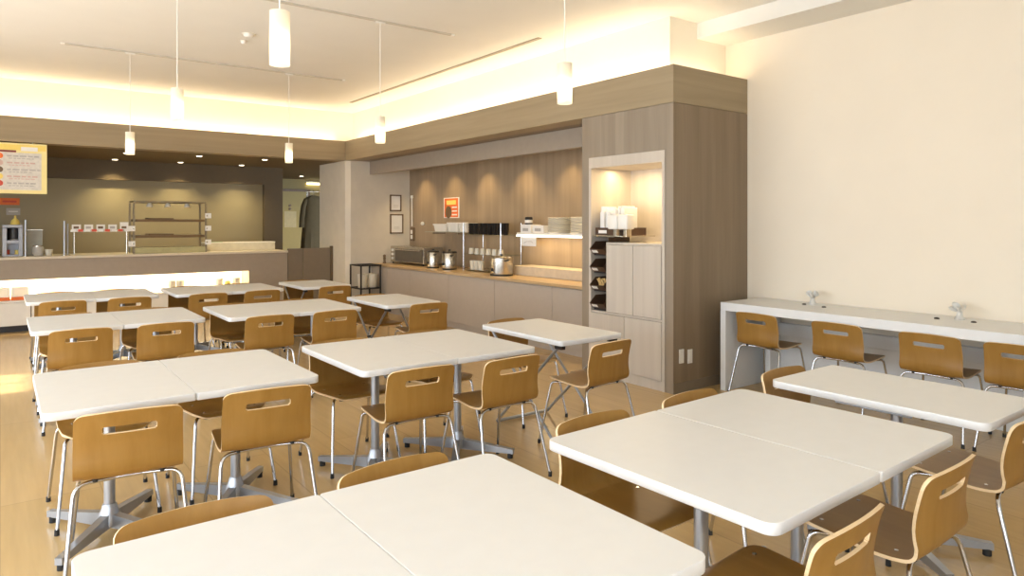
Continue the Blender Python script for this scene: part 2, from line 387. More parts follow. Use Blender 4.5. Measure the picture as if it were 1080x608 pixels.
def shell_bm(part):
    sc, hh, hl = SLOT
    rows = sorted(set([0, .003, .008, .016, .028, .045, .06, sc-hh, sc-hh*.7, sc, sc+hh*.7, sc+hh, .125, .15, .18, .21, .24, .265, .28, SPLIT, .31, .325, .345, .36, .38, .40, .43, .47, .51, .55,
                       LT-.07, LT-.05, LT-.035, LT-.02, LT-.01, LT-.003, LT]))
    rows = [r for r in rows if (r <= SPLIT+1e-6 if part == 'backrest' else r >= SPLIT-1e-6)]
    xs = [-1, -.5, -hl, -hl+.005, -hl+hh, -.06, -.03, 0, .03, .06, hl-hh, hl-.005, hl, .5, 1]
    th = .0055
    def X(j, s):
        hw = half_width(s)
        if abs(xs[j]) in (1, .5): return math.copysign(hw if abs(xs[j]) == 1 else (hw+hl)/2, xs[j])
        return xs[j]
    def P(s, x):
        p = prof_at(min(LT, max(0, s))); c = max(0., min(1., (SPLIT-s)/.12)); c = c*c*(3-2*c)
        e = (x/.2)**2
        return Vector((x, p.x+.022*e*c, p.y-(.010*e if s < .05 else 0)*(1-s/.05)+.006*e*(1-c)))
    bm = bmesh.new(); n, m = len(rows), len(xs)
    pos = [[None]*m for _ in rows]; nor = [[None]*m for _ in rows]
    for i, s in enumerate(rows):
        for j in range(m):
            x = X(j, s); ss = s
            if part == 'backrest' and abs(abs(xs[j])-hl) < 1e-6 and abs(abs(s-sc)-hh) < 1e-6:
                x = math.copysign(hl-hh*.3, x); ss = sc+math.copysign(hh*.7, s-sc)
            a, b_ = P(ss-.002, x), P(ss+.002, x); c_, d_ = P(ss, x-.002), P(ss, x+.002)
            pos[i][j] = P(ss, x); nor[i][j] = (b_-a).cross(d_-c_).normalized()
    keep = {}
    for i in range(n-1):
        for j in range(m-1):
            inslot = part == 'backrest' and rows[i] >= sc-hh-1e-6 and rows[i+1] <= sc+hh+1e-6 and xs[j] >= -hl-1e-6 and xs[j+1] <= hl+1e-6 and abs(xs[j]) <= .2 and abs(xs[j+1]) <= .2
            if not inslot: keep[(i, j)] = 1
    V = {}
    def vert(i, j, sgn, tagk):
        k = (i, j, sgn, tagk)
        if k not in V: V[k] = bm.verts.new(pos[i][j]+nor[i][j]*th*sgn)
        return V[k]
    cnt = {}
    for (i, j) in keep:
        q = [(i, j), (i, j+1), (i+1, j+1), (i+1, j)]
        for sgn in (1, -1):
            try: bm.faces.new([vert(a, b_, sgn, 0) for a, b_ in (q if sgn > 0 else q[::-1])])
            except ValueError: pass
        for e in zip(q, q[1:]+q[:1]):
            kk = tuple(sorted(e)); cnt[kk] = cnt.get(kk, 0)+1
    last = n-1 if part == 'backrest' else 0
    for (a, b_), c in cnt.items():
        if c == 1 and not (a[0] == last and b_[0] == last):
            try: bm.faces.new((vert(*a, 1, 1), vert(*b_, 1, 1), vert(*b_, -1, 1), vert(*a, -1, 1))).material_index = 1
            except ValueError: pass
    if part == 'seat':
        for sx in (-1, 1):
            for y in (-.10, .15):
                s = next(q for q in [SPLIT+k*.004 for k in range(90)] if prof_at(q).x >= y)
                p = P(s, sx*.135); cyl(bm, p+Vector((0, 0, .004)), p+Vector((0, 0, .0075)), .007, seg=10, mi=2)
    return bm
def make_chair():
    t = thing('dining_chair', 'chair', 'chair')
    obj('backrest', shell_bm('backrest'), [CHAIR, PLY], t, True)
    obj('seat', shell_bm('seat'), [SEATW, PLY, CHROME], t, True)
    for sx in (-1, 1):
        rear = bend((sx*.05, -.13, .427), (sx*.198, -.155, .427), (sx*.232, -.262, .012), .055)
        front = bend((sx*.13, .08, .424), (sx*.183, .165, .425), (sx*.222, .245, .012), .03)
        for path in (rear, front):
            leg = obj('leg', tube(bmesh.new(), path, .0085, 10), CHROME, t, True)
            e = Vector(path[-1]); bm = cyl(bmesh.new(), (e.x, e.y, 0), (e.x, e.y, .028), .0115, .0105, 12)
            obj('foot_cap', bm, BLACK, leg, True)
        for y, z0, z1 in ((-.14, .425, .437), (.15, .42, .443)):
            obj('spacer', cyl(bmesh.new(), (sx*.125, y, z0), (sx*.125, y, z1), .014, seg=12), BLACK, t, True)
    bm = tube(bmesh.new(), [(-.06, -.13, .427), (.06, -.13, .427)], .0085); tube(bm, [(-.13, .08, .4235), (.13, .08, .4235)], .0085); tube(bm, [(-.10, .08, .419), (-.08, -.13, .427)], .007)
    tube(bm, [(.10, .08, .419), (.08, -.13, .427)], .007)
    obj('underframe', bm, CHROME, t, True)
    return t
chair0 = make_chair(); used = [False]
def chair(x, y, deg, label, group):
    rz = math.radians(deg)
    if not used[0]:
        used[0] = True; chair0.location = (x, y, 0); chair0.rotation_euler = (0, 0, rz); chair0['label'] = label; chair0['group'] = group
        return chair0
    return dup(chair0, (x, y, 0), rz, label, group)
def chair_back(x, y, deg, label, group='wooden dining chairs'):
    """x, y is where the middle of the top of the back stands"""
    r = math.radians(deg); fy = .232
    return chair(x-math.sin(r)*fy, y+math.cos(r)*fy, deg, label, group)

# ------------------------------------------------------------------ tables
TZ0, TZ1 = .688, .722
def pedestal(w, d):
    t = thing('pedestal_table', 'table', 'table')
    obj('tabletop', rslab(bmesh.new(), w, d, TZ0, TZ1, .04, r2=.012), WHITE, t, True, flat_top=True)
    obj('pole', cyl(bmesh.new(), (0, 0, .09), (0, 0, TZ0-.02), .0245, seg=24), GREYM, t, True)
    obj('base_hub', lathe(bmesh.new(), [(.03, .035), (.048, .04), (.048, .085), (.036, .115), (.030, .14)], seg=24), GREYM, t, True)
    for sx in (-1, 1):
        for sy in (-1, 1):
            dx, dy = sx*.225, sy*.31; L_ = math.hypot(dx, dy); ang = math.atan2(dy, dx)
            bm = bmesh.new(); sect = [(.03, .030, .095, .020), (L_-.03, .030, .060, .016), (L_, .028, .058, .016)]
            rings = []
            for q, z0, z1, hw in sect:
                rings.append([bm.verts.new((q, s_*hw, z)) for s_, z in ((-1, z0), (1, z0), (1, z1), (-1, z1))])
            for a, b in zip(rings, rings[1:]):
                for k in range(4): bm.faces.new((a[k], a[(k+1) % 4], b[(k+1) % 4], b[k]))
            bm.faces.new(rings[0]); bm.faces.new(rings[-1])
            bmesh.ops.rotate(bm, cent=(0, 0, 0), matrix=Matrix.Rotation(ang, 3, 'Z'), verts=bm.verts)
            f = obj('foot', bm, GREYM, t)
            e = (math.cos(ang)*(L_-.022), math.sin(ang)*(L_-.022))
            obj('glide', cyl(bmesh.new(), (*e, 0), (*e, .031), .018, seg=14), BLACK, f, True)
    bm = bmesh.new(); box(bm, -.022, .022, -.30, .30, TZ0-.022, TZ0, .004); box(bm, -.2, .2, -.022, .022, TZ0-.022, TZ0, .004); box(bm, -.09, .09, -.09, .09, TZ0-.028, TZ0-.002, .003)
    obj('bracket', bm, GREYM, t)
    for sx in (-1, 1):
        bm = tube(bmesh.new(), [(sx*(w/2-.06), -.17, TZ0-.004), (sx*(w/2-.06), -.165, TZ0-.02), (sx*(w/2-.06), .165, TZ0-.02), (sx*(w/2-.06), .17, TZ0-.004)], .005, 8)
        obj('side_rail', bm, GREYM, t, True)
    return t
def folding(w, d):
    t = thing('folding_table', 'table', 'table')
    obj('tabletop', rslab(bmesh.new(), w, d, TZ0, TZ1, .035), WHITE, t, True, flat_top=True)
    zt = TZ0-.012
    for sx in (-1, 1):
        x = sx*(w/2-.045)
        a = tube(bmesh.new(), [(x, -d/2+.07, zt), (x, .31, .02)], .011, 10); obj('leg', a, GREYM, t, True)
        x2 = sx*(w/2-.07)
        a = tube(bmesh.new(), [(x2, d/2-.07, zt), (x2, -.31, .02)], .011, 10); obj('leg', a, GREYM, t, True)
        obj('pivot', cyl(bmesh.new(), (sx*(w/2-.085), .0, .37), (sx*(w/2-.03), .0, .37), .008, seg=10), BLACK, t, True)
        obj('hinge', B(sx*(w/2-.05)-.02, sx*(w/2-.05)+.02, -d/2+.03, -d/2+.10, TZ0-.03, TZ0, .003), BLKM, t)
    for y, ww in ((.31, w/2-.045), (-.31, w/2-.07)):
        bm = tube(bmesh.new(), [(-ww, y, .018), (ww, y, .018)], .012, 10)
        obj('floor_rail', bm, GREYM, t, True)
        for sx in (-1, 1): pass
    return t
TW, TD = .585, .935
ped0 = pedestal(TW-.002, TD); pu = [0]
fold0 = folding(.65, TD); fu = [0]
def ptable(x, y, label, group, half=0, w=TW, rz=0, d=TD):
    if not pu[0]:
        pu[0] = 1; o = ped0; o.location = (x, y, 0); o['label'] = label; o['group'] = group; o.rotation_euler = (0, 0, rz)
    else: o = dup(ped0, (x, y, 0), rz+(PI if half else 0), label, group)
    o.scale = (w/TW, d/TD, 1)
def ftable(x, y, w, label, group='folding tables with crossed legs'):
    if not fu[0]:
        fu[0] = 1; o = fold0; o.location = (x, y, 0); o['label'] = label; o['group'] = group
    else: o = dup(fold0, (x, y, 0), 0, label, group)
    o.scale = (w/.65, 1, 1)
GP = 'white pedestal tables'
ptable(.430, 1.445, 'white foreground table cut by the bottom edge, the half left of the seam', GP, 0, .60, 0, .905)
ptable(1.030, 1.445, 'white table at the bottom of the photo, the half right of the seam', GP, 1, .60, 0, .905)
ptable(1.880, 1.45, 'big white table before the bar counter, the half nearer the viewer', GP, 0, .61, .025, .895)
ptable(2.490, 1.465, 'big white table before the bar counter, the half nearer the bar', GP, 1, .61, .025, .895)
ptable(3.345, 1.47, 'single white table standing alone just before the bar chairs', GP, 0, .60)
ptable(.425, 3.82, 'white second row table at the aisle, with the largest chair back before it', GP, 0)
ptable(1.010, 3.82, 'white second row table joined to the aisle one, nearer the room centre', GP, 1)
ptable(1.805, 3.78, 'white table at the centre of the room, half beside the aisle pair', GP, 0)
ptable(2.390, 3.78, 'white table at the centre of the room, half facing the folding table', GP, 1)
ptable(.465, 6.40, 'white table in the third row, outermost half beside the sunlit aisle', GP, 0)
ptable(1.050, 6.40, 'white table in the third row, inner half of the aisle pair', GP, 1)
ptable(1.785, 6.30, 'white table in the third row middle pair, half nearer the aisle', GP, 0)
ptable(2.370, 6.30, 'white table in the third row middle pair, half nearer the drinks counter', GP, 1)
ptable(.495, 8.60, 'white table right before the glowing serving counter, outermost beside the orange trays', GP, 0)
ptable(1.080, 8.60, 'white table right before the glowing serving counter, inner half of outermost pair', GP, 1)
ptable(1.810, 8.52, 'white table under the kitchen display rack, half with the white cups above', GP, 0)
ptable(2.395, 8.52, 'white table at the back, half nearest the end of the glowing strip', GP, 1)
ftable(3.22, 8.52, .62, 'small white folding table before the kitchen gate and pale pillar')
ftable(3.19, 6.28, .60, 'small white folding table near the black wire rack, crossed legs showing')
ftable(3.22, 3.84, .575, 'small white folding table before the niche column, crossed legs showing')

GC = 'wooden dining chairs with slotted backs'
def near(x, y, deg, lab): chair_back(x, y, deg, lab, GC)
def far(x, y, deg, lab): chair_back(x, y, 180+deg, lab, GC)
# foreground row
far(.43, 2.015, -2, 'wooden chair whose back peeks over the foreground table, farther from the column')
far(1.02, 2.015, 2, 'wooden chair whose back peeks over the foreground table, nearer the column')
far(1.90, 2.015, 0, 'wooden chair across the big table before the bar, dark back under its edge')
far(2.50, 2.015, 2, 'wooden chair tucked across the big table, only its back top showing before the column')
far(3.31, 2.05, 0, 'wooden chair across the single table by the bar, nearly hidden')
near(1.785, .872, 3, 'wooden chair cut by the bottom edge, back slot open to the big table')
near(2.45, .885, 1, 'wooden chair at the big table, second from the bottom edge, seen from behind')
near(3.31, .915, -2, 'wooden chair cut by the right edge of the photo at the single table')
# second row
near(.43, 3.20, -6, 'wooden chair with the largest fully seen back, at the second row aisle table')
near(1.005, 3.22, -5, 'wooden chair at second row inner aisle table, back turned to the viewer')
far(.44, 4.40, 0, 'wooden chair across the second row aisle table, mostly behind another chair back')
far(1.02, 4.40, 2, 'wooden chair across the second row inner aisle table, dark seat under the top')
near(1.81, 3.19, -2, 'wooden chair at the centre table, the one beside the steel pole, back to the viewer')
near(2.37, 3.12, 1, 'wooden chair at the centre table, the one before the folding table, back to the viewer')
far(1.78, 4.31, 0, 'wooden chair across the centre table, dark back under its near corner')
far(2.40, 4.31, 0, 'wooden chair across the centre table, glimpsed between two chair backs')
near(3.20, 3.15, 5, 'wooden chair at the folding table before the niche column, pushed out')
far(3.24, 4.42, 4, 'wooden chair across the folding table before the niche column, back top showing')
# third row
near(.475, 5.84, 0, 'wooden chair at the third row outermost table, white light in its slot')
near(1.03, 5.80, -1, 'wooden chair at the third row inner aisle table, slot half light half dark')
far(.46, 6.945, 0, 'wooden chair across the third row outermost table beside the sunlit floor')
far(1.06, 6.945, 0, 'wooden chair across the third row inner aisle table, dark between two backs')
near(1.81, 5.76, -2, 'wooden chair at the third row middle pair, half nearer the aisle')
near(2.37, 5.73, -2, 'wooden chair at the third row middle pair, half nearer the folding table')
far(1.77, 6.845, 0, 'wooden chair across the third row middle pair, dark under the near corner')
far(2.37, 6.845, 0, 'wooden chair across the third row middle pair, between two chair backs')
near(3.31, 5.72, -4, 'wooden chair at the folding table beside the drinks counter doors')
far(3.20, 6.845, 0, 'wooden chair across the folding table by the wire rack, seat showing through crossed legs')
# back row
near(.50, 8.04, 0, 'wooden chair at the back row outermost table beside the orange trays')
near(1.08, 8.02, 0, 'wooden chair at the back row outermost pair, inner half')
far(.50, 9.14, 0, 'wooden chair between the outermost back row table and the serving counter')
far(1.08, 9.14, 0, 'wooden chair behind the back row outermost pair, inner half, dark')
near(1.83, 7.96, 0, 'wooden chair at the back row table below the white cups')
near(2.41, 7.95, 0, 'wooden chair at the back row table below the end of the glowing strip')
far(1.81, 9.06, 0, 'wooden chair behind the back row table below the white cups, dark')
far(2.40, 9.06, 0, 'wooden chair behind the back row table below the end of the glowing strip')
near(3.28, 7.95, -2, 'wooden chair at the small folding table before the kitchen gate')
far(3.19, 9.06, 0, 'wooden chair behind the small folding table before the kitchen gate')
# bar chairs
for (x, y, dg), lab in zip(((5.14, 3.42, -92), (5.14, 2.72, -91), (5.14, 2.06, -90), (5.14, 1.53, -90)),
        ('wooden chair at the bar counter, first from the wood column',
         'wooden chair at the bar counter, second from the wood column',
         'wooden chair at the bar counter, third from the wood column',
         'wooden chair at the bar counter, fourth from the wood column, cut by the frame')):
    chair_back(x, y, dg, lab, 'wooden chairs along the bar counter')

# ------------------------------------------------------------------ bar counter
BTX = 5.165
t = thing('bar_counter', 'long white bar counter with end panel along the cream wall', 'counter', (BTX, 3.775, 0))
x1 = XR-.003-BTX; L0 = -6.3
obj('countertop', B(0, x1, L0, 0, .715, .789, .005), WHITE, t)
obj('end_panel', B(.0, x1, -.055, 0, 0, .7145, .003), WHITE, t)
obj('back_rail', B(x1-.06, x1, L0, -.056, .47, .58, .003), WHITE, t)
obj('back_panel', B(x1-.012, x1, L0, -.056, 0, .469, .001), WHITE, t)
obj('support_post', B(x1-.19, x1-.01, -.22, -.17, 0, .7145, .003), WHITE, t)
obj('support_panel', B(x1-.3, x1-.01, -2.6, -2.55, 0, .7145, .003), WHITE, t)
def ornament(u, v, lab):
    Y, Z = onX(u, v, 5.63)
    t = thing('table_ornament', lab, 'ornament', (5.63, Y, .789), 0, 'clear ornaments on the bar counter')
    obj('stand', lathe(bmesh.new(), [(.034, 0), (.036, .006), (.024, .02), (.018, .05), (.022, .062)], seg=18), FROST, t, True)
    bm = bmesh.new(); rr = random.Random(int(u))
    for k in range(9):
        a = rr.uniform(0, 2*PI); b = rr.uniform(.2, 1.1); d = Vector((math.cos(a)*math.cos(b), math.sin(a)*math.cos(b), math.sin(b)))
        c = Vector((0, 0, .062))+d*.042
        q = bmesh.ops.create_uvsphere(bm, u_segments=10, v_segments=6, radius=1)
        bmesh.ops.scale(bm, vec=(.034, .022, .010), verts=q['verts'])
        bmesh.ops.rotate(bm, cent=(0, 0, 0), matrix=Vector((1, 0, 0)).rotation_difference(d).to_matrix(), verts=q['verts'])
        bmesh.ops.translate(bm, vec=c, verts=q['verts'])
    obj('petals', bm, FROST, t, True)
    return t
ornament(857, 321, 'small clear petal ornament on the bar counter, nearer the wood column')
ornament(1012, 338, 'small clear petal ornament on the bar counter, nearer the right edge')
for (u, v), lab in (((848, 321.5), 'small black cable cap on the bar, first from the column'), ((869, 324.5), 'small black cable cap on the bar, second from the column'),
             ((988, 336.5), 'small black cable cap on the bar, third from the column'), ((1027, 340.5), 'small black cable cap on the bar, fourth from the column')):
    d = F*(H-.789)/(v-VH); r = (u-540)/F*d; x, y = .8*r+.6*d, -.6*r+.8*d
    x = min(x, 5.70)
    bm = lathe(bmesh.new(), [(.018, 0), (.018, .005), (.014, .009), (.007, .011)], seg=16)
    tag(obj('cable_cap', bm, BLKM, None, True, (x, y, .789)), lab, 'cap', 'cable caps in the bar counter')
# switch plates on the column side
for u, lab in ((718.3, 'white switch plate low on the column side, first from its corner'), (727.3, 'white switch plate low on the column side, second from its corner')):
    X, Z = onY(u, 376, COLY0)
    t = thing('switch_plate', lab, 'switch', (X, COLY0, Z), 0, 'switch plates on the column')
    obj('plate', B(-.031, .031, -.008, 0, -.062, .062, .002), WPLAS, t)
    obj('rocker', B(-.016, .016, -.012, -.0081, -.04, .04, .001), WPLAS, t)

# ------------------------------------------------------------------ niche cabinet in the column
t = thing('niche_cabinet', 'pale ash cabinet built into the wood column niche', 'cabinet', (BX, NY0, 0))
ny = NY1-NY0-.002; 
bm = bmesh.new()
box(bm, -.006, .58, .001, .03, 0, 2.143); box(bm, -.006, .58, ny-.03, ny, 0, 2.143)
box(bm, -.006, .58, .03, ny-.03, 2.04, 2.143); box(bm, .56, .58, .03, ny-.03, 0, 2.04)
box(bm, 0, .56, .03, ny-.03, .0, .088); box(bm, 0, .56, .03, ny-.03, .615, .635)
obj('carcass', bm, ASH, t)
obj('divider', B(.0, .56, .715, .73, .635, 1.31), ASH, t)
obj('shelf', B(.0, .56, .03, .715, 1.29, 1.31, .001), ASH, t)
for y0, y1 in ((.033, .482), (.488, ny-.033)): obj('lower_door', B(-.012, .012, y0, y1, .092, .612, .002), ASH, t)
for y0, y1 in ((.033, .368), (.374, .712)): obj('upper_door', B(-.014, .008, y0, y1, .640, 1.287, .002), ASH, t)
area('niche_lamp', (BX+.28, 4.5, 2.03), (0, 0, 0), .06, .8, 7, (1, .76, .42))
NB = BX+.10
def bin_(z, lab, full=None):
    t = thing('cutlery_bin', lab, 'bin', (BX+.0, 4.856, z), 0, 'brown bins stacked in the niche')
    bm = bmesh.new(); hw = .098; pr = [(.30, 0), (.02, 0), (-.025, .05), (.055, .125), (.30, .125)]
    inner = [(.295, .006), (.024, .006), (-.016, .052), (.055, .125)]
    for s in (-1, 1):
        a = [bm.verts.new((x, s*hw, zz)) for x, zz in pr]; b = [bm.verts.new((x, s*(hw-.005), zz)) for x, zz in pr]
        bm.faces.new(a); bm.faces.new(b)
        for k in range(5): bm.faces.new((a[k], a[(k+1) % 5], b[(k+1) % 5], b[k]))
    box(bm, .02, .30, -hw+.005, hw-.005, 0, .005); box(bm, .295, .30, -hw+.005, hw-.005, .005, .125)
    q = [bm.verts.new(v) for v in ((.02, -hw, 0), (.02, hw, 0), (-.025, hw, .05), (-.025, -hw, .05))]; bm.faces.new(q)
    q2 = [bm.verts.new(v) for v in ((.026, -hw, 0.003), (.026, hw, .003), (-.019, hw, .052), (-.019, -hw, .052))]; bm.faces.new(q2)
    obj('body', bm, DBROWN, t)
    bm = bmesh.new(); q = [bm.verts.new(v) for v in ((.003, .0, .015), (.003, .075, .015), (-.0185, .075, .039), (-.0185, .0, .039))]; bm.faces.new(q)
    e = bmesh.ops.extrude_face_region(bm, geom=bm.faces[:]); bmesh.ops.translate(bm, vec=(-.002, 0, -.002), verts=[v for v in e['geom'] if isinstance(v, bmesh.types.BMVert)])
    obj('label_strip', bm, WPLAS, t)
    return t
BZ = [.655, .835, 1.015, 1.19]
for z, lab in zip(BZ, ('dark brown open bin in the niche, lowest of the stack', 'dark brown open bin in the niche holding pale cutlery, second from below',
                       'dark brown open bin in the niche, third from below', 'dark brown open bin in the niche, topmost below the steel shelf')):
    bin_(z, lab)
    if abs(z-.655) > .01:
        tag(obj('bin_shelf', B(BX+.035, BX+.3, 4.758, 4.954, z-.014, z-.001), BLKM), 'thin dark runner under the %s niche bin' % {.835: 'second', 1.015: 'third', 1.19: 'fourth'}[z], 'shelf', 'runners under the niche bins')
tag(obj('bin_shelf', B(BX+.035, BX+.3, 4.758, 4.954, .6365, .654), BLKM), 'thin dark runner under the lowest niche bin', 'shelf', 'runners under the niche bins')
bm = bmesh.new(); rr = random.Random(3)
for k in range(9):
    y = 4.80+.012*k; z = .852; cyl(bm, (BX+.06+rr.uniform(-.01, .01), y, z+.02), (BX+.04+rr.uniform(-.02, .02), y+rr.uniform(-.02, .02), z+.085+rr.uniform(0, .02)), .007, .009, 8)
tag(obj('cutlery_bundle', bm, plain('pale chopsticks', (.75, .5, .2), .5)), 'pale wooden cutlery standing in a niche bin', 'cutlery')
t = thing('bin_liner', 'added dark liner that darkens the gaps between brown niche bins', 'rack', (BX+.32, 4.856, .655)); obj('back_plate', B(0, .01, -.105, .105, -.018, .70), BLKM, t)  # added dark back and side plates, keep the gaps between the bins dark
for q in (-1, 1): obj('upright', B(-.29, 0, q*.112-.004, q*.112+.004, -.018, .70), DBROWN, t)
SHZ = 1.375
tag(obj('steel_shelf', B(BX+.01, BX+.45, 4.52, 4.95, SHZ-.012, SHZ, .002), STEEL), 'steel shelf above the niche bins', 'shelf')
t = thing('napkin_tray', 'long brown tray of white napkins on the niche shelf', 'tray', (BX+.05, 4.72, SHZ))
bm = bmesh.new(); box(bm, 0, .28, -.19, .225, 0, .006); box(bm, 0, .006, -.19, .225, .006, .075); box(bm, .274, .28, -.19, .225, .006, .075); box(bm, .006, .274, -.19, -.184, .006, .075); box(bm, .006, .274, .219, .225, .006, .075)
obj('body', bm, DBROWN, t); obj('label_strip', B(-.003, 0, .07, .18, .02, .05), WPLAS, t)
bm = bmesh.new(); rr = random.Random(5)
for k in range(11):
    y = -.12+.031*k; box(bm, .03+rr.uniform(-.02, .02), .22, y-.012, y+.012, .007, .26+rr.uniform(-.04, .03), .004)
o = tag(obj('napkin_packs', bm, PAPER), 'upright stack of white paper napkins in the brown niche tray', 'napkins'); o.location = t.location; o['kind'] = 'stuff'
for y, lab in ((4.47, 'white rounded dispenser box in the niche, nearer the room corner of column'), (4.60, 'white rounded dispenser box in the niche, touching the napkins')):
    t = thing('paper_dispenser', lab, 'dispenser', (BX-.02, y, SHZ+.001), 0, 'white dispensers in the niche')
    obj('body', B(-.05, .06, -.062, .062, .06, .20, .016, seg=3), WPLAS, t, True)
    obj('stand', B(-.01, .06, -.02, .02, -.01, .061, .002), STEEL, t)

# ------------------------------------------------------------------ drinks counter in the recess
CXF, CZ = 5.12, .795
t = thing('drinks_counter', 'long wood topped drinks counter with grey taupe doors', 'counter', (CXF, COLY1, 0))
Ld = PY-COLY1-.004
obj('worktop', B(-.0, PX-CXF-.003, .003, Ld, CZ-.035, CZ, .003), COUNTERW, t)
obj('plinth', B(.05, PX-CXF-.003, .003, Ld, 0, .08), GREYT, t)
obj('carcass', B(.045, PX-CXF-.003, .003, Ld, .08, CZ-.036), GREYT, t)
ys = [.006, 1.01, 2.02, 3.13, 4.17, 5.02, Ld-.004]
ys = [.006]+[onX(u, 300, CXF+.03)[0]-COLY1 for u in (582.6, 522, 473.4, 433.4, 409)]+[Ld-.004]
for a, b in zip(ys, ys[1:]): obj('door', B(.022, .044, a+.003, b-.003, .085, CZ-.045, .0015), GREYT, t)
# wall washers over the panel
for k in range(6):
    y = 5.6+.95*k
    spot('panel_downlight', (5.62, y, 2.54), 34, (1, .72, .36), 95, .8)
    t = thing('recessed_downlight', 'recessed downlight behind the counter header, %s from the column' % ('first', 'second', 'third', 'fourth', 'fifth', 'sixth')[k], 'lamp', (5.62, y, BZ0), 0, 'downlights over the drinks counter')
    obj('trim_ring', lathe(bmesh.new(), [(.045, -.004), (.05, -.002), (.05, 0)], seg=20), WPLAS, t, True)
    obj('lens', cyl(bmesh.new(), (0, 0, -.0055), (0, 0, -.0045), .038, seg=20), DISC, t)
# framed notices on the pillar
for (u0, v0, u1, v1), lab in (((411, 205.5, 423, 223), 'small brown framed notice on the pale pillar, upper one'), ((411.2, 226, 425, 246.5), 'small brown framed notice on the pale pillar, lower one')):
    xa, za = onY(u0, v0, PY); xb, zb = onY(u1, v1, PY)
    t = thing('picture_frame', lab, 'frame', ((xa+xb)/2, PY, (za+zb)/2), 0, 'framed notices on the pillar'); w_, h_ = (xb-xa)/2, (za-zb)/2
    bm = bmesh.new()
    for a in ((-w_, -w_+.022, -h_, h_), (w_-.022, w_, -h_, h_), (-w_, w_, h_-.022, h_), (-w_, w_, -h_, -h_+.022)): box(bm, a[0], a[1], -.018, 0, a[2], a[3], .002)
    obj('border', bm, FRAMEB, t); obj('sheet', B(-w_+.02, w_-.02, -.008, -.002, -h_+.02, h_-.02), PAPER, t)
    bm = bmesh.new()
    for k in range(3): box(bm, -w_*.4, w_*.45, -.0088, -.0081, -h_*.55+k*.02, -h_*.55+k*.02+.004)
    obj('writing', bm, GREYP, t)
# wall phone with a white rod in the corner
xa, za = onY(434.5, 247, PY-.01)
xa = PX-.06
t = thing('wall_controller', 'dark wall controller with white buttons beside the pale pillar edge', 'controller', (PX, PY-.12, za))
obj('case', B(-.03, .004, -.07, .05, -.12, .12, .006), FRAMEB, t)
for z in (-.05, .04): obj('button', B(-.038, -.0301, -.045, .02, z-.035, z+.035, .003), WPLAS, t)
t = thing('wall_conduit', 'thin white conduit with round cap above the wall controller', 'pipe', (PX, PY-.12, za+.14))
obj('rod', cyl(bmesh.new(), (-.018, 0, .0), (-.018, 0, .52), .012, seg=12), WPLAS, t, True); obj('cap', cyl(bmesh.new(), (-.02, 0, .5), (-.02, 0, .55), .024, seg=12), WPLAS, t, True)
Y, Z = onX(446.5, 236, PX)
tag(obj('wall_hook', lathe(bmesh.new(), [(.03, -.004), (.035, .02), (.025, .04)], seg=16), WPLAS, None, True), 'round white knob on the wood panel beside the glass shelf', 'knob')
o = bpy.data.objects['wall_hook']; o.location = (PX, Y, Z); o.rotation_euler = (0, -PI/2, 0)
# orange poster
Y0, Z0 = onX(468.3, 209, PX); Y1, Z1 = onX(484.5, 230, PX)
yc, zc = (Y0+Y1)/2, (Z0+Z1)/2; hw, hh = abs(Y0-Y1)/2, (Z0-Z1)/2
t = thing('orange_poster', 'orange notice with pale heading on the wood panel', 'poster', (PX, yc, zc))
obj('board', B(-.006, 0, -hw, hw, -hh, hh), PAPER, t)
obj('orange_field', B(-.0075, -.0061, -hw*.88, hw*.88, -hh*.92, hh*.92), ORANGE, t, )
obj('heading', B(-.009, -.0076, -hw*.6, hw*.6, hh*.3, hh*.72), YELLOW, t)
bm = cyl(bmesh.new(), (-.0076, hw*.35, -hh*.42), (-.0092, hw*.35, -hh*.42), hw*.42, seg=20); obj('dish_picture', bm, FRAMEB, t)
bm = bmesh.new()
for k in range(3): box(bm, -.009, -.0076, -hw*.75, -hw*.1, -hh*.75+k*.06, -hh*.75+k*.06+.022)
obj('writing', bm, PAPER, t)
# glass wall shelf and steel stand
GY0 = onX(491.5, 245, 5.72)[0]; GY1 = onX(455, 248, 5.72)[0]; GZ = 1.345
t = thing('glass_shelf', 'thin glass wall shelf holding white containers', 'shelf', (PX, (GY0+GY1)/2, GZ)); hl = (GY1-GY0)/2
obj('pane', B(-.30, -.002, -hl, hl, 0, .012), plain('shelf glass', (.72, .70, .55), .1, noise=.02, trans=.4), t)
for y in (-hl+.15, hl-.15): obj('bracket', B(-.24, -.002, y-.012, y+.012, -.03, -.0005), STEEL, t)
obj('rail', tube(bmesh.new(), [(-.02, -hl-.5, .05), (-.02, hl, .05)], .006), STEEL, t, True)
def container(u0, u1, v0, x, lab, zb, dep=.2, mat=WPLAS):
    ya = onX(u1, v0, x)[0]; yb, z = onX(u0, v0, x); yb = min(yb, ya+.5)
    ws = (yb-ya)/2; hz = z-zb
    t = thing('storage_box', lab, 'container', (x+dep/2, (ya+yb)/2, zb+.001), 0, 'white containers on the glass shelf')
    bm = box(bmesh.new(), -dep/2, dep/2, -ws, ws, 0, hz, .008)
    for v in bm.verts:
        if v.co.z < hz*.3: v.co.y *= .86; v.co.x *= .86
    obj('body', bm, mat, t); obj('rim', B(-dep/2-.006, dep/2+.006, -ws-.006, ws+.006, hz-.02, hz+.002, .003), mat, t)
    return t
container(457, 470.5, 236.5, 5.62, 'white open container on the glass shelf, first from the orange notice', GZ+.012)
container(471.5, 482.5, 235, 5.62, 'white open container on the glass shelf, middle one', GZ+.012)
container(483.5, 491.5, 235.5, 5.62, 'white open container on the glass shelf, next to the black bowls', GZ+.012)
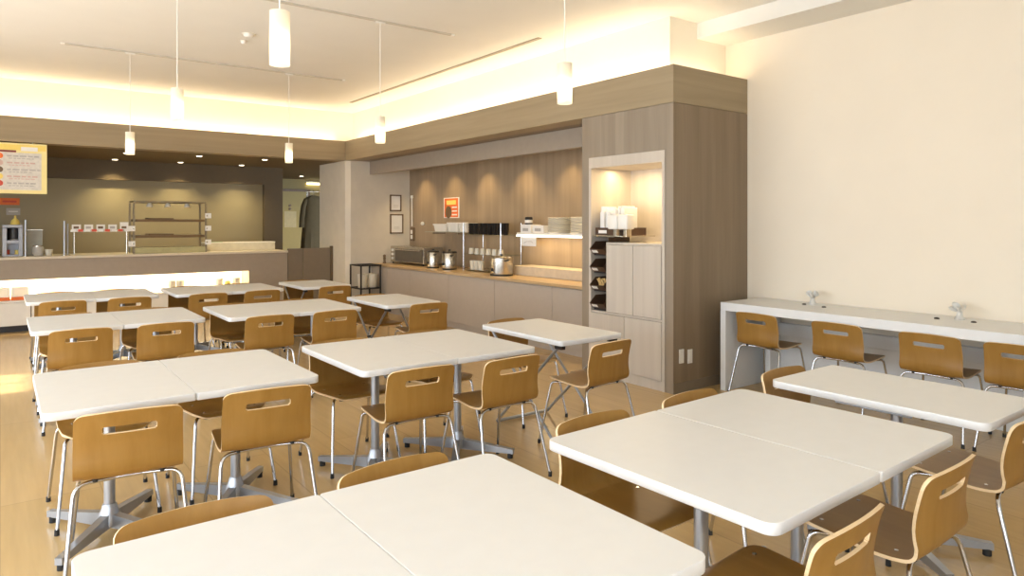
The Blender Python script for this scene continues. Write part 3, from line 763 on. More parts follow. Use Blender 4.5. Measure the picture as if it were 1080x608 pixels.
# stand with dark bowls and hanging cups
SY0 = onX(534, 280, 5.55)[0]; SY1 = onX(493, 280, 5.55)[0]; SX0, SX1 = 5.45, 5.84
t = thing('wire_stand', 'tall thin steel stand with cups on the drinks counter', 'rack', ((SX0+SX1)/2, (SY0+SY1)/2, CZ))
sx, sy = (SX1-SX0)/2, (SY1-SY0)/2
for a in (-1, 1):
    for b in (-1, 1): obj('post', cyl(bmesh.new(), (a*sx*.9, b*sy*.96, 0), (a*sx*.9, b*sy*.96, .70), .009, seg=10), CHROME, t, True)
TIERS = (.02, .245, .53)
for z in TIERS:
    bm = bmesh.new(); box(bm, -sx*.9, sx*.9, -sy*.95, sy*.95, z-.004, z)
    for a in (-1, 1): tube(bm, [(a*sx*.9, -sy*.96, z), (a*sx*.9, sy*.96, z)], .006, 8)
    obj('tier', bm, GLASS if z > .1 else STEEL, t)
scx, scy = (SX0+SX1)/2, (SY0+SY1)/2
def cup_bm(r, h): return lathe(bmesh.new(), [(r*.72, 0), (r*.78, .004), (r, h), (r*.93, h), (r*.7, .008)], seg=20, capt=True)
cupm = cup_bm(.042, .085); cup0 = None
n = 0; names = ('first', 'second', 'third', 'fourth', 'fifth', 'sixth', 'seventh', 'eighth')
for k in range(6):
    y = scy+sy*.8-.02-k*sy*1.6/5.3
    lab = 'upturned white cup on the steel stand middle tier, %s from the pillar' % names[k]
    if cup0 is None: cup0 = tag(obj('cup', cupm, CERAM, None, True), lab, 'cup', 'white cups on the steel stand'); o = cup0
    else: o = cup0.copy(); C.objects.link(o); o['label'] = lab
    o.location = (scx-.10, y, CZ+.2465+.0845); o.rotation_euler = (PI, 0, 0)
for k in range(3):
    o = cup0.copy(); C.objects.link(o); o['label'] = 'white cup standing low in the steel stand, %s beside the soup kettle' % ('farthest', 'middle', 'nearest')[k]; o['group'] = 'white cups low in the stand'
    o.location = (scx-.12, scy+sy*.62-k*.105, CZ+.021); o.scale = (1.15, 1.15, 1.55); o.rotation_euler = (0, 0, 0)
bowl0 = None
for k in range(8):
    y = scy+sy*.86-k*(2*sy*.86/7); h = 6
    bm = None
    lab = 'stack of black bowls on top of the steel stand, %s from the glass shelf' % names[k]
    if bowl0 is None:
        bm = bmesh.new()
        for j in range(7): lathe(bm, [(.028, j*.022), (.034, j*.022+.003), (.055, j*.022+.03), (.056, j*.022+.034), (.05, j*.022+.034), (.03, j*.022+.01)], seg=18)
        bowl0 = tag(obj('bowl_stack', bm, BLKM, None, True), lab, 'bowls', 'black bowl stacks on the stand'); o = bowl0
    else: o = bowl0.copy(); C.objects.link(o); o['label'] = lab
    o.location = (scx-.06, y, CZ+.531)
# toaster oven, pepper mill, jars, soup kettle
ya = onX(449, 275, 5.5)[0]; yb = min(onX(414, 275, 5.5)[0], PY-.08)
t = thing('toaster_oven', 'wide steel toaster oven at the pillar end of the counter', 'oven', (5.62, (ya+yb)/2, CZ)); w_ = (yb-ya)/2
obj('body', B(-.16, .2, -w_, w_, .025, .30, .01), STEEL, t)
obj('door', B(-.175, -.161, -w_+.02, w_-.2, .05, .26, .004), plain('oven glass', (.12, .10, .07), .15), t)
obj('handle', tube(bmesh.new(), bend((-.165, -w_+.08, .245), (-.2, -w_+.08, .245), (-.2, w_-.28, .245), .01), .008), CHROME, t, True)
for z in (.09, .16, .23): obj('knob', cyl(bmesh.new(), (-.185, w_-.1, z), (-.16, w_-.1, z), .022, seg=16), WPLAS, t, True)
for a in (-1, 1):
    for b in (-.13, .16): obj('foot', cyl(bmesh.new(), (b, a*(w_-.05), 0), (b, a*(w_-.05), .026), .015, seg=10), BLACK, t)
Y = onX(403, 272, 5.30)[0]
t = thing('pepper_mill', 'small dark pepper mill at the far end of the counter', 'mill', (5.30, min(Y, PY-.2), CZ))
obj('body', lathe(bmesh.new(), [(.03, 0), (.03, .02), (.018, .04), (.02, .08), (.026, .1), (.02, .11)], seg=16), FRAMEB, t, True)
obj('head', lathe(bmesh.new(), [(.016, .11), (.026, .125), (.02, .15), (.006, .158)], seg=16), FRAMEB, t, True)
def warmer(u, v, x, r, h, lab, wide=False):
    Y = onX(u, v, x)[0]
    t = thing('soup_warmer' if wide else 'water_jar', lab, 'pot', (x, Y, CZ), 0, 'steel pots on the drinks counter')
    obj('base', lathe(bmesh.new(), [(r*.96, 0), (r*1.0, .006), (r*1.0, .02)], seg=28), BLACK, t, True)
    obj('body', lathe(bmesh.new(), [(r*.97, .0205), (r*.985, .03), (r*.985, h*.86), (r*.95, h*.88)], seg=28), STEEL, t, True)
    obj('lid', lathe(bmesh.new(), [(r*1.02, h*.881), (r*1.03, h*.91), (r*.9, h*.96), (r*.3, h*.985), (r*.1, h*.99)], seg=28), STEEL if wide else BLKM, t, True)
    obj('lid_knob', lathe(bmesh.new(), [(.012, h*.991), (.022, h*1.02), (.018, h*1.05), (.006, h*1.06)], seg=14), BLACK, t, True)
    for a in (-1, 1): obj('handle', tube(bmesh.new(), bend((-.0, a*r*.96, h*.78), (-.02, a*(r+.04), h*.78), (-.05, a*r*.9, h*.74), .015), .009, 8), BLACK, t, True)
    obj('dial', cyl(bmesh.new(), (-r*.95, 0, h*.3), (-r*1.06, 0, h*.3), .02, seg=12), BLACK, t, True)
warmer(457, 281, 5.40, .095, .28, 'steel insulated jar next to the toaster oven')
warmer(474, 282.5, 5.40, .11, .285, 'steel insulated jar between another jar and the steel stand')
warmer(529, 287, 5.36, .155, .27, 'wide steel soup warmer in front of the cup stand', True)
# lit shelf with plates
LX = 5.62; LY0 = COLY1+.01; LY1 = onX(545, 252, LX)[0]; LZ = 1.335
t = thing('lit_shelf', 'white wall shelf with glowing edge beside the column', 'shelf', (PX, (LY0+LY1)/2, LZ)); hl = (LY1-LY0)/2
obj('board', B(LX-PX, -.002, -hl, hl, 0, .03, .002), WPLAS, t)
obj('light_strip', B(LX-PX-.006, LX-PX+.014, -hl, hl, -.022, -.001), LEDW, t)
area('shelf_strip_light', (5.72, (LY0+LY1)/2, LZ-.03), (0, 0, 0), .1, 2*hl*.9, 7, (1, .74, .40))
LT_ = LZ+.03
def stack(u0, u1, v0, x, lab, mat=CERAM):
    ya = onX(u1, v0, x)[0]; yb, z = onX(u0, v0, x); r = (yb-ya)/2*.92; h = z-LT_
    prof = []; nn = max(6, int(h/.02))
    for j in range(nn):
        a = j*h/nn; prof += [(r*.9, a), (r, a+h/nn*.5), (r*.92, a+h/nn*.98)]
    bm = lathe(bmesh.new(), prof, seg=28)
    tag(obj('dish_stack', bm, mat, None, True, (x+.12, (ya+yb)/2, LT_+.001)), lab, 'dishes', 'dish stacks on the lit shelf')
stack(574, 594, 229.5, 5.62, 'tall stack of cream dishes on lit shelf, nearer the white boxes')
stack(597, 616, 229, 5.62, 'tall stack of cream dishes on the lit shelf, against the column')
for k, (u0, u1, v0, v1) in enumerate(((548.5, 560, 237, 249), (561, 573.5, 238, 249))):
    ya = onX(u1, v0, LX+.02)[0]; yb, z = onX(u0, v0, LX+.02); hy = (yb-ya)/2
    t = thing('paper_cup_box', ('white box on the lit shelf end, under the dark can', 'white box on the lit shelf between dark can and dishes')[k], 'box', (LX+.1, (ya+yb)/2, LT_+.001), 0, 'white boxes on the lit shelf')
    obj('body', B(-.08, .1, -hy*.95, hy*.95, 0, z-LT_, .006), PAPER, t); obj('print', B(-.0815, -.0802, -hy*.5, hy*.5, .02, .06), GREYP, t)
    if k == 0: ztop = z; yc = (ya+yb)/2
t = thing('dark_can', 'small dark can with white label on the white box', 'can', (LX+.06, yc-.02, ztop+.002))
obj('body', lathe(bmesh.new(), [(.05, 0), (.052, .005), (.052, .09), (.045, .1)], seg=18), BLKM, t, True)
bm = bmesh.new(); 
lathe(bm, [(.0525, .02), (.0525, .06)], seg=18, capb=False, capt=False); obj('label_band', bm, PAPER, t, True)
# notice below the shelf
ya = onX(565, 260, LX)[0]; yb = onX(550, 260, LX)[0]
t = thing('paper_notice', 'white paper notice hanging below the lit shelf', 'notice', (LX+.006, (ya+yb)/2, LZ-.0222)); w_ = (yb-ya)/2
obj('sheet', B(-.003, 0, -w_, w_, -.125, .0), PAPER, t)
bm = tube(bmesh.new(), [(-.004, w_*.6, -.085), (-.004, w_*.35, -.065), (-.004, -w_*.35, -.062), (-.004, -w_*.6, -.08)], .0035, 6); obj('mark', bm, GREYP, t)
# long cream box on the counter
ya = COLY1+.012; yb = onX(541.5, 285, 5.56)[0]
tag(obj('cream_riser', B(5.56, 5.88, ya, yb, CZ+.001, CZ+.125, .004), plain('cream laminate', (.62, .52, .38), .5)), 'long low cream riser box on the counter by the column', 'riser')
# black wire rack with two pots
RX0, RX1 = 4.72, 5.10; RY0, RY1 = 10.42, 10.86
t = thing('wire_rack', 'low black wire rack between the pale pillar and drinks counter', 'rack', (RX0, RY0, 0)); w_, d_ = RX1-RX0-.01, RY1-RY0; hR = .80
for x in (0.012, w_-.012):
    for y in (.012, d_-.012): obj('post', B(x-.011, x+.011, y-.011, y+.011, 0, hR), BLKM, t)
for z in (.10, .42, hR):
    bm = bmesh.new(); box(bm, 0, w_, 0, .02, z-.02, z); box(bm, 0, w_, d_-.02, d_, z-.02, z); box(bm, 0, .02, .02, d_-.02, z-.02, z); box(bm, w_-.02, w_, .02, d_-.02, z-.02, z)
    for k in range(1, 7): box(bm, w_*k/7-.003, w_*k/7+.003, .02, d_-.02, z-.008, z-.002)
    obj('tier', bm, BLKM, t)
for x, lab in ((.10, 'cream lidded pot on the black wire rack, next to the pillar'), (.27, 'cream lidded pot on the black wire rack, next to the counter')):
    t = thing('storage_pot', lab, 'pot', (RX0+x, RY0+.14, .421), 0, 'cream pots on the wire rack')
    obj('body', lathe(bmesh.new(), [(.072, 0), (.076, .006), (.08, .20), (.078, .205)], seg=24), CERAM, t, True); obj('lid', lathe(bmesh.new(), [(.083, .206), (.083, .222), (.06, .228)], seg=24), CERAM, t, True)

# ------------------------------------------------------------------ serving counter
SYF, SXE = 11.51, 3.89
t = thing('serving_counter', 'long taupe serving counter with glowing white recess', 'counter', (0, SYF, 0)); x0 = -1.6
obj('countertop', B(x0, SXE, -.03, .85, .995, 1.03, .004), plain('counter stone', (.62, .55, .43), .35, noise=.03), t)
obj('fascia', B(x0, SXE, 0, .05, .713, .9945), TAUPE, t)
obj('end_panel', B(3.26, SXE, 0.0005, .84, 0, .9945), TAUPE, t)
obj('recess_back', B(x0, 3.26, .42, .84, .438, .9945), WPLAS, t)
obj('shelf', B(x0, 3.26, -.02, .84, .41, .4375, .002), WPLAS, t)
obj('plinth', B(x0, 3.26, .08, .84, 0, .085), BLKM, t)
obj('carcass', B(x0, 3.26, .03, .84, .085, .4095), TAUPE_D, t)
xs_ = [x0]; u_ = 0
while xs_[-1] < 3.2: xs_.append(min(3.26, xs_[-1]+.486))
for a, b in zip(xs_, xs_[1:]):
    if b-a > .1: obj('door', B(a+.006, b-.006, .005, .0295, .092, .405, .002), WPLAS, t)
obj('light_strip', B(x0, 3.24, .06, .085, .955, .985), LEDW, t)
area('counter_strip_light', (.83, SYF+.16, .96), (.5, 0, 0), 4.7, .08, 95, (1, .82, .52))
for k, (u, mt) in enumerate(((181, CERAM), (190, CERAM), (231, CERAM), (240, YELLOW), (249, CERAM))):
    X, Z = onY(u, 300, SYF+.12)
    bm = lathe(bmesh.new(), [(.045, 0), (.05, .006), (.06, .16), (.056, .165), (.045, .01)], seg=18) if mt is CERAM else lathe(bmesh.new(), [(.04, 0), (.045, .10), (.03, .12)], seg=16)
    tag(obj('serving_pot', bm, mt, None, True, (X, SYF+.12, .4385)),
        ('cream pot in the glowing recess, first from the trays', 'cream pot in the glowing recess, second from the trays', 'cream pot in the glowing recess, before the yellow one',
         'small yellow pot in the glowing recess', 'cream pot in the glowing recess, after the yellow one')[k], 'pot', 'pots in the glowing recess')
for k, u in enumerate((1, 21)):
    X, Z = onY(u, 315, SYF+.12)
    t = thing('tray_box', ('clear plastic box on an orange tray, cut by the frame edge', 'clear plastic box on an orange tray, nearer the tables')[k], 'box', (X, SYF+.12, .4385), 0, 'clear boxes on orange trays')
    obj('tray', B(-.10, .10, -.13, .13, 0, .045, .004), ORANGE, t); obj('cover', B(-.095, .095, -.11, .11, .0455, .18, .006), FROST, t)
    obj('napkin', B(-.02, .03, -.05, .05, .181, .186), ORANGE, t)
# cold cabinet box on the counter
xa, za = onY(216, 257, SYF+.55); xb, zb = onY(290, 256, SYF+.55)
t = thing('cold_cabinet', 'low cream cabinet standing on the serving counter end', 'cabinet', ((xa+xb)/2, SYF+.68, 1.03)); w_ = (xb-xa)/2
obj('body', B(-w_, w_, -.13, .13, .001, .125, .004), plain('cream enamel', (.66, .60, .47), .4), t); obj('lid', B(-w_-.005, w_+.005, -.135, .135, .1255, .14, .003), WPLAS, t)
obj('green_card', B(-w_+.05, -w_+.28, -.12, -.05, .1405, .147), GREEN, t)
# posts of the counter screen
for k, (u, vt, yy) in enumerate(((27, 232, .1), (68, 233, .1), (71.5, 236, .16))):
    X, Z = onY(u, vt, SYF+yy)
    t = thing('screen_post', ('steel counter post beside the drinks machine', 'tall steel counter post at the price cards', 'short steel counter post at the price cards')[k], 'post', (X, SYF+yy, 1.03), 0, 'steel posts on the serving counter')
    obj('tube', cyl(bmesh.new(), (0, 0, .001), (0, 0, Z-1.03), .015 if k < 2 else .011, seg=14), GREYM, t, True)
    obj('flange', cyl(bmesh.new(), (0, 0, 0), (0, 0, .01), .035, seg=16), STEEL, t, True)
# price rail with cards
xa, zr = onY(74, 243, SYF+.14); xb, _ = onY(137, 243, SYF+.14)
t = thing('price_rail', 'rail of red and white price tags over the counter', 'rail', (xa, SYF+.14, 1.03)); L_ = xb-xa; zr -= 1.03
obj('bar', B(0, L_, -.012, .012, zr-.025, zr+.005), STEEL, t)
for x in (L_-.04, ): obj('support', cyl(bmesh.new(), (x, 0, .001), (x, 0, zr-.026), .014, seg=12), STEEL, t, True)
obj('support', cyl(bmesh.new(), (.05, 0, .001), (.05, 0, zr-.026), .008, seg=12), STEEL, t, True)
for k in range(9): obj('tag', B(L_*k/9+.01, L_*(k+1)/9-.01, -.016, -.0125, zr-.022, zr+.012), RED if k % 2 else PAPER, t)
for k in range(5):
    x = xa+L_*(.1+.2*k); b = B(-.055, .055, -.004, .004, 0, .075 if k < 4 else .11, .001)
    t = thing('menu_card', ('white menu card on the price rail, first from the drinks machine', 'white menu card on the price rail, second from the drinks machine', 'white menu card on the price rail, middle one',
                            'white menu card on the price rail, second from the rack', 'taller white menu card on the price rail beside the rack')[k], 'card', (x, SYF+.14, 1.03+zr+.0055), 0, 'menu cards on the price rail')
    obj('sheet', b, PAPER, t); obj('picture', B(-.035, .03, -.0055, -.0042, .015, .05), GREYP if k % 2 else FRAMEB, t)
# heated display rack
xa, zt = onY(139, 214, SYF+.35); xb, _ = onY(214, 214, SYF+.35)
t = thing('display_rack', 'open steel display rack with dark shelves on the serving counter', 'rack', ((xa+xb)/2, SYF+.35, 1.03)); w_ = (xb-xa)/2; zt -= 1.03
for a in (-1, 1):
    for b in (-.2, .2): obj('post', B(a*w_-.014, a*w_+.014, b-.011, b+.011, .001, zt), DSTEEL, t)
obj('top', B(-w_, w_, -.22, .22, zt, zt+.03, .003), DSTEEL, t)
for v in (231.5, 248): 
    z = onY(176, v, SYF+.25)[1]-1.03; s_ = obj('shelf', B(-w_+.02, w_-.02, -.21, .21, z-.04, z, .003), FRAMEB, t); obj('tray', B(-w_*.6, w_*.1, -.15, .15, z+.001, z+.02, .003), FRAMEB, s_)
obj('base', B(-w_, w_, -.21, .21, .002, .09, .003), plain('olive glass base', (.42, .38, .2), .2), t)
for x in (-.55, -.05, .5): 
    lp = obj('lamp_head', lathe(bmesh.new(), [(.05, -.06), (.035, -.02), (.02, 0)], (x*w_, -.1, zt-.001), 16), CERAM, t, True)
for k, (a, z) in enumerate(((-1, .38), (-1, .15), (1, .58), (1, .38), (1, .16))):
    o = B(-.045, .045, -.004, .004, -.04, .04, .001); 
    t2 = thing('clip_card', 'small white clip card on the display rack, %s' % ('upper one on the price tag side', 'lower one on the price tag side', 'top one on the gate side', 'middle one on the gate side', 'lowest one on the gate side')[k], 'card', ((xa+xb)/2+a*(w_+.03), SYF+.13, 1.03+z), 0, 'clip cards on the display rack')
    obj('sheet', o, PAPER, t2); obj('clip', B(-.012-a*.02, .012-a*.02, -.008, .02, -.012, .012, .002), STEEL, t2)
# drinks machine and appliances at the left end
xa, _ = onY(2.5, 250, SYF+.3); xb, _ = onY(24, 250, SYF+.3)
t = thing('drinks_machine', 'steel drinks machine with dark middle at the serving counter edge', 'machine', ((xa+xb)/2, SYF+.38, 1.03)); w_ = (xb-xa)/2
bm = bmesh.new(); box(bm, -w_, -w_+.05, -.15, .2, 0.001, .40, .004); box(bm, w_-.05, w_, -.15, .2, 0.001, .40, .004); box(bm, -w_+.05, w_-.05, -.15, .2, .18, .225, .003); box(bm, -w_, w_, -.15, .2, .4005, .44, .004); box(bm, -w_+.05, w_-.05, .1, .2, .001, .40); box(bm, -w_+.05, w_-.05, -.15, .1, .001, .025)
obj('housing', bm, plain('machine grey', (.34, .34, .36), .35, .4), t)
obj('dark_drum', cyl(bmesh.new(), (.02, 0, .2255), (.02, 0, .39), .08, seg=20), BLKM, t, True)
obj('spout', lathe(bmesh.new(), [(.06, .24), (.02, .225)], (.02, -.1, -.0), 14), PAPER, t, True)
obj('yellow_hopper', lathe(bmesh.new(), [(.06, .441), (.045, .5), (.015, .53), (.012, .57)], (.03, 0, 0), 16), YELLOW, t, True)
obj('red_button', cyl(bmesh.new(), (-.06, -.04, .0255), (-.06, -.04, .09), .028, seg=14), RED, t, True); obj('yellow_button', cyl(bmesh.new(), (.05, -.04, .0255), (.05, -.04, .085), .026, seg=14), YELLOW, t, True)
X, Z = onY(36, 256, SYF+.55)
t = thing('grey_panel_box', 'upright grey box behind the steel post', 'box', (X, SYF+.62, 1.03)); obj('body', B(-.10, .10, -.06, .06, .001, .36, .004), plain('grey enamel', (.42, .42, .38), .4), t); obj('rim', B(-.105, .105, -.065, .065, .3605, .37), STEEL, t)
X, Z = onY(40, 262, SYF+.25)
t = thing('glass_jar', 'squat clear jar beside a white cup on the counter', 'jar', (X, SYF+.25, 1.03)); obj('body', lathe(bmesh.new(), [(.06, .001), (.07, .02), (.07, .11), (.06, .13)], seg=20), GREYP, t, True); obj('lid', lathe(bmesh.new(), [(.062, .1305), (.062, .145), (.03, .15)], seg=20), STEEL, t, True)
X, Z = onY(48, 262, SYF+.18)
tag(obj('white_cup', cup_bm(.05, .09), CERAM, None, True, (X+.04, SYF+.18, 1.0305)), 'white cup beside the clear jar on the counter', 'cup')
X, Z = onY(10, 213, KY+.11)
t = thing('red_notice', 'red notice on the kitchen back wall above the machine', 'notice', (X, KY+.12, Z)); obj('sheet', B(-.13, .13, -.006, 0, -.05, .06), ORANGE, t); obj('writing', B(-.09, .09, -.008, -.0061, -.01, .02), RED, t)
X, Z = onY(14, 223, KY+.11)
t = thing('wall_label', 'pale label on the kitchen wall under the red notice', 'notice', (X, KY+.12, Z)); obj('sheet', B(-.09, .09, -.006, 0, -.06, .05), GREYP, t); obj('writing', B(-.06, .06, -.008, -.0061, -.01, .005), PAPER, t)
# menu board
MYP = BY-.02
xb, zt = onY(49.5, 153, MYP); _, zb = onY(49.5, 205, MYP); xa = xb-1.02; zt = min(zt, BZ0-.012)
t = thing('menu_board', 'yellow edged hanging menu board with rows of print', 'sign', ((xa+xb)/2, MYP, (zt+zb)/2)); w_, h_ = (xb-xa)/2, (zt-zb)/2
obj('board', B(-w_, w_, -.02, .02, -h_, h_, .004), plain('menu yellow', (.88, .75, .33), .45, noise=.02), t)
obj('header_band', B(-w_+.012, w_-.012, -.0225, -.0205, h_*.72, h_-.02), YELLOW, t)
obj('header_writing', B(-w_+.1, w_*.35, -.0245, -.0226, h_*.63, h_*.71), plain('maroon print', (.25, .05, .05), .5), t)
obj('logo', B(w_*.45, w_*.8, -.0245, -.0226, h_*.70, h_*.86), PAPER, t)
obj('print_area', B(-w_+.012, w_*.88, -.0225, -.0205, -h_*.86, h_*.62), plain('menu sheet', (.66, .62, .55), .5, noise=.08, scale=30), t)
rr = random.Random(11)
for k in range(5):
    z = h_*.48-k*h_*.27
    obj('dish_picture', cyl(bmesh.new(), (w_*.05-.02, -.0226, z), (w_*.05-.02, -.0245, z), .038, seg=16), (ORANGE, PINK, FRAMEB, YELLOW, RED)[k], t)
    bm = bmesh.new()
    x = w_*.16
    for j in range(5):
        L_ = rr.uniform(.03, .075); box(bm, x, min(x+L_, w_*.86), -.0243, -.0226, z-.008, z+.012); x += L_+.015
        if x > w_*.82: break
    x = w_*.2
    for j in range(6):
        L_ = rr.uniform(.02, .05); box(bm, x, min(x+L_, w_*.84), -.0243, -.0226, z-.035, z-.024); x += L_+.012
        if x > w_*.8: break
    obj('writing', bm, (GREYP, PINK)[k % 2], t)
    bm = bmesh.new(); x = -w_*.9
    for j in range(7):
        L_ = rr.uniform(.03, .07); box(bm, x, x+L_, -.0243, -.0226, z-.01, z+.012); x += L_+.015
        if x > -w_*.1: break
    obj('writing', bm, GREYP, t)
for x in (-w_*.7, w_*.7): obj('hanger', cyl(bmesh.new(), (x, 0, h_), (x, 0, BZ0-(zt+zb)/2+.002), .008, seg=10), STEEL, t, True)
# swing gate between counter and pillar
t = thing('swing_gate', 'low two panel taupe gate between counter end and pale pillar', 'gate', (SXE, SYF+.02, 0)); g1 = BX-SXE-.004
zg = 1.06
obj('panel', B(.01, .27, 0, .03, .1, zg, .003), TAUPE_D, t); obj('panel', B(.28, g1-.05, 0, .03, .1, zg, .003), TAUPE_D, t); obj('post', B(g1-.045, g1, -.01, .04, 0, zg+.03, .004), KDARK, t)
for z in (.3, .85): obj('hinge', B(.27, .28, -.004, .03, z-.04, z+.04), STEEL, t)
# door, notice, coat rail and lamp at the end of the passage
xa, zt = onY(299, 202, YF); xb, _ = onY(323.5, 202, YF)
bm = bmesh.new(); box(bm, xa-.09, xb, YF-.035, YF-.001, .005, zt)
struct('door_1', bm, DOORM, 'olive staff door at the end of the passage', 'door')
bm = bmesh.new(); box(bm, xb, xb+.07, YF-.05, YF-.001, .0, zt+.06); box(bm, xa-.15, xb, YF-.05, YF-.001, zt, zt+.06)
struct('trim_5', bm, FRAMEB, 'brown frame around the olive staff door', 'door frame')
x0_, z0_ = onY(300, 223, YF-.04); x1_, z1_ = onY(312.5, 240, YF-.04)
t = thing('door_notice', 'pale notice sheet taped on the olive staff door', 'notice', ((x0_+x1_)/2, YF-.036, (z0_+z1_)/2)); w_, h_ = (x1_-x0_)/2, (z0_-z1_)/2
obj('sheet', B(-w_, w_, -.006, 0, -h_, h_), plain('pale yellow paper', (.62, .56, .36), .8), t)
bm = bmesh.new(); 
for z in (h_+.06, h_+.14): cyl(bm, (-w_*.1, 0, z), (-w_*.1, -.03, z), .03, seg=12)
obj('magnet', bm, FRAMEB, t)
GYc = 14.2
xg, zg_ = onY(330, 193, GYc)
t = thing('coat_rail', 'steel rail holding the dark coat in the passage', 'rail', (xg, GYc, 0)); zr = 2.16
obj('bar', tube(bmesh.new(), [(-.15, .02, zr), (.6, .02, zr)], .014), STEEL, t, True)
for x in (-.12, .56): obj('post', cyl(bmesh.new(), (x, .02, 0), (x, .02, zr-.014), .014, seg=12), STEEL, t, True); 
t = thing('hanging_coat', 'dark work coat hanging in the passage beside the pale pillar', 'coat', (xg+.02, GYc, 0))
bm = bmesh.new(); segs = 20
rings = []
for z, w_, d_, sh in ((2.08, .05, .04, 0), (2.05, .15, .07, 0), (1.98, .21, .09, 0), (1.7, .20, .10, -.01), (1.4, .22, .11, -.02), (1.1, .24, .12, -.03), (.92, .25, .12, -.03)):
    rings.append([bm.verts.new((sh+w_*math.cos(2*PI*k/segs)*(1+.05*math.sin(5*k)), d_*math.sin(2*PI*k/segs)*(1+.12*math.sin(3*k+z*3)), z)) for k in range(segs)])
for a, b in zip(rings, rings[1:]):
    for k in range(segs): bm.faces.new((a[k], a[(k+1) % segs], b[(k+1) % segs], b[k]))
bm.faces.new(rings[0]); bm.faces.new(rings[-1]); obj('body', bm, COATM, t, True)
for s in (-1, 1): obj('sleeve', tube(bmesh.new(), [(s*.16, 0, 1.99), (s*.23, -.02, 1.85), (s*.27, -.04, 1.6), (s*.28, -.05, 1.4)], .055, 12), COATM, t, True)
obj('hanger', tube(bmesh.new(), [(0, 0, 2.08), (0, 0, 2.12), (.0, .02, 2.19), (0, .045, 2.17)], .006, 8), STEEL, t, True)
xg, zg_ = onY(330, 188, YF-.06)
t = thing('tube_lamp', 'short glowing tube lamp on the passage wall above the coat', 'lamp', (xg, YF-.001, min(zg_, 2.47))); obj('housing', B(-.16, .3, -.04, .004, .0, .04, .004), WPLAS, t); obj('tube', cyl(bmesh.new(), (-.15, -.045, -.02), (.29, -.045, -.02), .019, seg=12), TUBE, t, True)

# ------------------------------------------------------------------ lamps seen in the photo
def pendant(x, y, zb, lab):
    t = thing('pendant_lamp', lab, 'lamp', (x, y, zb), 0, 'frosted pendant lamps on the ceiling tracks'); h = .25; r = .046
    bm = lathe(bmesh.new(), [(r, 0), (r, h), (.012, h+.002)], seg=28, capb=False, capt=False)
    obj('lamp_shade', bm, SHADE, t, True)
    obj('bulb', lathe(bmesh.new(), [(.006, .035), (.022, .045), (.03, .075), (.026, .11), (.012, .135)], seg=16), BULB, t, True)
    obj('socket', lathe(bmesh.new(), [(.016, .136), (.018, .14), (.018, .23), (.012, h+.001)], seg=16), WPLAS, t, True)
    obj('cord', cyl(bmesh.new(), (0, 0, h+.003), (0, 0, ZC-.03-zb), .004, seg=8), WPLAS, t, True)
    obj('track_plug', B(-.05, .05, -.014, .014, ZC-.032-zb, ZC-.016-zb, .003), WPLAS, t)
TR = (3.2, 5.9, 8.65)
pendant(1.045, TR[0], 2.235, 'largest frosted pendant lamp, hanging nearest the viewer')
pendant(2.81, TR[0], 2.24, 'frosted pendant lamp in front of the long beam, near the column')
pendant(1.12, TR[1], 2.31, 'frosted pendant lamp against the glowing far cove')
pendant(2.87, TR[1], 2.25, 'frosted pendant lamp before the beam corner')
pendant(1.16, TR[2], 2.26, 'small frosted pendant lamp beside the menu board')
pendant(2.94, TR[2], 2.26, 'small frosted pendant lamp above the kitchen gate')
for y, lab in zip(TR, ('slim ceiling track above the centre tables', 'slim ceiling track with two pendants before the beam corner', 'slim ceiling track nearest the kitchen')):
    t = thing('lighting_track', lab, 'track', (2.1, y, ZC), 0, 'lighting tracks on the ceiling')
    obj('rail', B(-1.57, 1.57, -.016, .016, -.015, -.001), plain('track grey', (.58, .53, .44), .5), t)
    for s in (-1, 1): obj('end_cap', B(s*1.57-.02, s*1.57+.02, -.018, .018, -.018, -.0005), WPLAS, t)
tag(obj('linear_diffuser', B(4.43, 4.48, 5.46, 10.2, ZC-.008, ZC-.001), plain('diffuser grey', (.35, .30, .22), .6)), 'long narrow air slot in the ceiling beside the cove', 'vent')
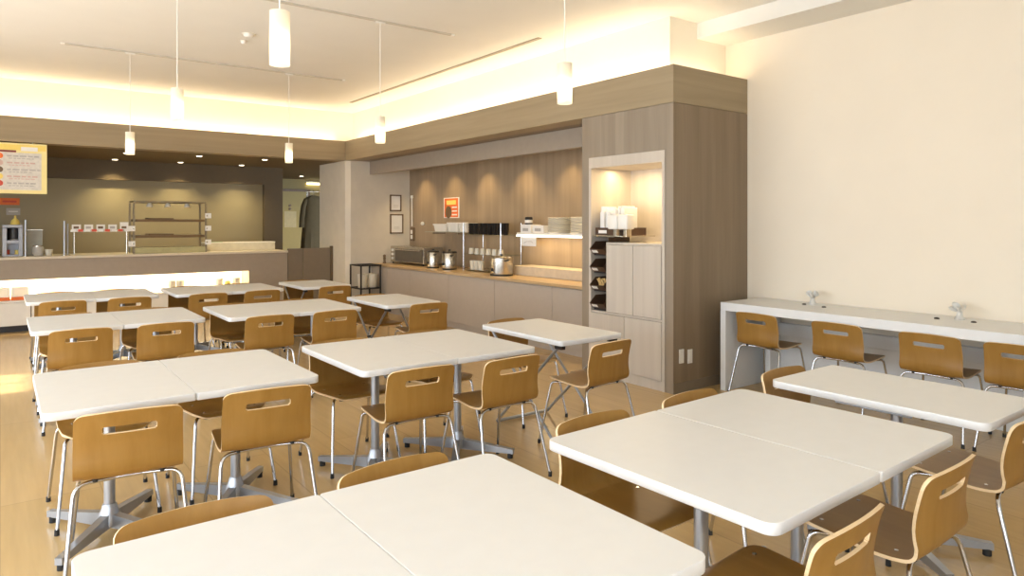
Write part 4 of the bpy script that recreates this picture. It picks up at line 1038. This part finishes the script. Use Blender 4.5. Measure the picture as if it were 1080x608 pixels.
for (u, v, r), lab in zip(((262.5, 36, .055), (257, 43, .03)), ('round ceiling sensor between the pendants, larger one', 'round ceiling sensor between the pendants, smaller one')):
    d = F*(ZC-H)/(VH-v); rr_ = (u-540)/F*d; x, y = .8*rr_+.6*d, -.6*rr_+.8*d
    t = thing('ceiling_sensor', lab, 'sensor', (x, y, ZC), 0, 'ceiling sensors'); obj('body', lathe(bmesh.new(), [(r*.6, -.035), (r*.9, -.02), (r, -.001)], seg=20), WPLAS, t, True); obj('base', lathe(bmesh.new(), [(r*1.2, -.008), (r*1.25, 0)], seg=20), CERAM, t, True)
KL = [(1.53, 11.75), (2.52, 11.6), (3.54, 11.6), (1.53, 13.05), (2.52, 13.0), (3.54, 12.97), (5.45, 15.2)]
KLAB = ['kitchen downlight behind the small pendant', 'kitchen downlight in the front row, middle one', 'kitchen downlight in the front row, next to the pillar', 'kitchen downlight close to the back panel, first from the menu board',
        'kitchen downlight close to the back panel, middle one', 'kitchen downlight close to the back panel, next to the passage', 'round downlight in the staff passage ceiling']
for (x, y), lab in zip(KL, KLAB):
    t = thing('kitchen_downlight', lab, 'lamp', (x, y, BZ0), 0, 'kitchen downlights')
    obj('trim_ring', lathe(bmesh.new(), [(.04, -.006), (.052, -.004), (.056, 0)], seg=24), WPLAS, t, True); obj('lens', cyl(bmesh.new(), (0, 0, -.008), (0, 0, -.0065), .04, seg=20), DISC, t)
    spot('downlight', (x, y, BZ0-.02), 45 if y > 15 else 60 if y > 12.5 else 40, (1, .74, .22) if y > 15 else (1, .80, .42), 140 if y > 15 else 110, .9)

# ------------------------------------------------------------------ camera and view
cam = bpy.data.cameras.new('camera'); co = bpy.data.objects.new('camera', cam); C.objects.link(co)
co.location = (0, 0, H)
cam.sensor_fit = 'HORIZONTAL'; cam.sensor_width = 36; cam.lens = 36*F/1080
co.rotation_euler = (PI/2, 0, -math.atan2(.6, .8))
cam.shift_y = -(304-VH)/1080
cam.clip_start = .05
sc = bpy.context.scene; sc.camera = co
sc.view_settings.view_transform = 'Standard'; sc.view_settings.look = 'None'
sc.view_settings.gamma = 1; sc.view_settings.use_curve_mapping = False; sc.view_settings.exposure = .27
sc.cycles.max_bounces = 8; sc.cycles.diffuse_bounces = 5; sc.cycles.sample_clamp_indirect = 6
